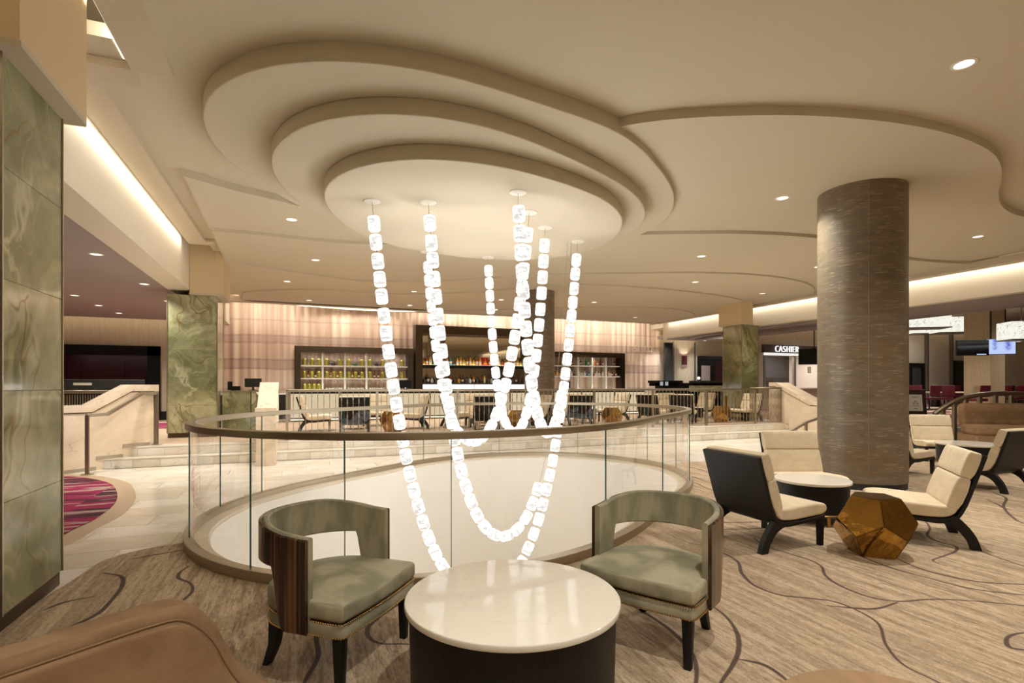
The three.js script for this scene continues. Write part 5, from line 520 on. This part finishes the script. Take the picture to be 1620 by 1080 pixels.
  // gaming tables and maroon chairs
  const seatT = thing('gaming_chair', 'maroon gaming chair nearest the sign board, back to the camera', 'chair', 0, 0, 0, 0, 'maroon gaming chairs'); mesh('seat', rbox(0.54, 0.12, 0.5, 0.04, 0, 0.52, 0), M.maroon, seatT); mesh('backrest', toCreasedNormals(rbox(0.54, 0.5, 0.09, 0.04, 0, 0.9, -0.24).rotateX(-0.06), 0.7), M.maroon, seatT); mesh('pedestal', cyl(0.03, 0.03, 0.42, 12, 0, 0.06, 0), M.jet, seatT); for (let i = 0; i < 4; i++) mesh('foot', new THREE.BoxGeometry(0.05, 0.05, 0.3).translate(0, 0.03, 0.15).rotateY(i * Math.PI / 2 + 0.6), M.jet, seatT);
  const sp = [[1446, 648, -1, 0.4, 'maroon gaming chair nearest the sign board'], [1470, 648, 0.2, -1, 'maroon gaming chair second from the sign board, back to the camera'], [1494, 648, -1, 0, 'maroon gaming chair turned sideways left of the arched rail'], [1500, 640.8, 1, 0.3, 'small maroon gaming chair behind the sideways one'], [1522, 640.8, -0.2, 1, 'small maroon gaming chair left of the square column'], [1546, 652, 0.1, -1, 'maroon gaming chair in front of the square column, back to the camera'], [1564, 640.8, 0.1, 1, 'maroon gaming chair at the foot of the square column'], [1582, 648, 0, -1, 'maroon gaming chair right of the square column, back to the camera'], [1606, 648, 0.3, -1, 'second maroon chair right of the square column'], [1590, 640.8, 0, 1, 'far maroon gaming chair right of the square column'], [1614, 640.8, 0.2, 1, 'farthest maroon gaming chair at the right edge']];
  sp.forEach(([u, v, fx, fz, l], i) => { const p = G(u, v, DECK); if (!i) { seatT.position.copy(p); seatT.rotation.y = face(fx, fz); seatT.userData.label = l; } else copy(seatT, l, p.x, DECK, p.z, face(fx, fz)); });
  for (const [u, v, l] of [[1480, 643.3, 'oval cream gaming table nearest the sign board'], [1528, 643.3, 'oval cream gaming table left of the square column'], [1574, 643.3, 'oval cream gaming table right of the square column'], [1618, 643.3, 'oval cream gaming table at the right edge']]) { const p = G(u, Math.max(v, 642.5), DECK), t = thing('gaming_table', l, 'table', p.x, DECK, p.z, 0.6, 'oval gaming tables'); mesh('table_top', lathe([[0.0001, 0.72], [0.8, 0.72], [0.83, 0.75], [0.82, 0.79], [0.0001, 0.79]], 36).scale(0.95, 1, 0.62), std({ color: rgb(220, 206, 178), roughness: 0.6 }), t); mesh('pedestal', cyl(0.4, 0.3, 0.72, 24).scale(0.95, 1, 0.62), M.jet, t); }
  const s = G(1446, 661, DECK), f = thing('sign_board', 'dark wooden A-frame board with a printed notice beside the column', 'sign', s.x, DECK, s.z, -0.75); for (const q of [1, -1]) { const h = mesh(q > 0 ? 'front_board' : 'rear_board', rbox(0.62, 1.0, 0.04, 0.008, 0, 0.5, 0).rotateX(-q * 0.2).translate(0, 0, q * 0.22), std({ color: rgb(46, 18, 16), roughness: 0.4 }), f); if (q > 0) { const tx = texture(96, 144, (x, y) => { const dx = (x - 0.5) * 96, dy = (y - 0.52) * 144, d = Math.hypot(dx, dy * 1.1), line = (Math.abs(y - 0.84) < 0.018 && Math.abs(x - 0.5) < 0.28) || (Math.abs(y - 0.16) < 0.02 && Math.abs(x - 0.5) < 0.12) || (Math.abs(y - 0.3) < 0.012 && Math.abs(x - 0.5) < 0.3), tri = dy > -16 && dy < 14 && Math.abs(Math.abs(dx) - (14 - dy) * 0.6) < 2.2; return line || tri || (Math.abs(dy + 16) < 1.6 && Math.abs(dx) < 18) ? [60, 54, 48] : [206, 200, 184]; }, false); mesh('printed_notice', uvBy(box(-0.2, 0.2, 0.25, 0.82, 0.021, 0.025), (x, y) => [x / 0.4 + 0.5, (y - 0.25) / 0.57]).rotateX(-0.2).translate(0, 0, 0.22), std({ map: tx, roughness: 0.7 }), h); } }
}
{ // sofa and curved stair rail at the right
  const c = D(1690, 700, 12), t = thing('curved_sofa', 'tan curved sofa in front of the arched bronze rail', 'sofa', c.x - 0.2, 0, c.z - 0.35, face(-0.62, 0.78)); for (let i = 0; i < 3; i++) { const x = -1.5 + i * 1.35; mesh('back_cushion', boxUV(rbox(1.33, 0.55, 0.26, 0.1, x + 0.65, 0.76, -0.25), 1.3), M.velvet, t); mesh('seat_cushion', boxUV(rbox(1.33, 0.24, 0.75, 0.08, x + 0.65, 0.42, 0.15), 1.3), M.velvet, t); } mesh('base', boxUV(rbox(4.05, 0.24, 0.9, 0.03, 0.53, 0.19, 0.05), 1.3), M.velvet, t); for (const [x, z] of [[-1.3, -0.2], [-1.3, 0.4], [2.3, -0.2], [2.3, 0.4]]) mesh('leg', cyl(0.03, 0.03, 0.08, 12, x, 0, z), M.jet, t);
  const r = thing('arched_rail', 'arched flat bronze rail with short posts behind the curved sofa', 'railing'), pts = [[1478, 655], [1492, 645], [1510, 635], [1528, 628.5], [1550, 624.5], [1575, 622.5], [1600, 622.5], [1640, 625], [1700, 634]].map(([u, v], i) => D(u, v, 13.6 - i * 0.05)); mesh('rail', (() => { const g = tube(pts, 0.065, 60, 6); return g; })(), M.bronze, r); pts.forEach((p, i) => { if (i > 0) mesh('post', box(p.x - 0.06, p.x + 0.06, 0, p.y, p.z - 0.03, p.z + 0.03), M.bronze, r); }); for (const f of [0.35, 0.7]) { }
}

renderer.render(scene, camera);
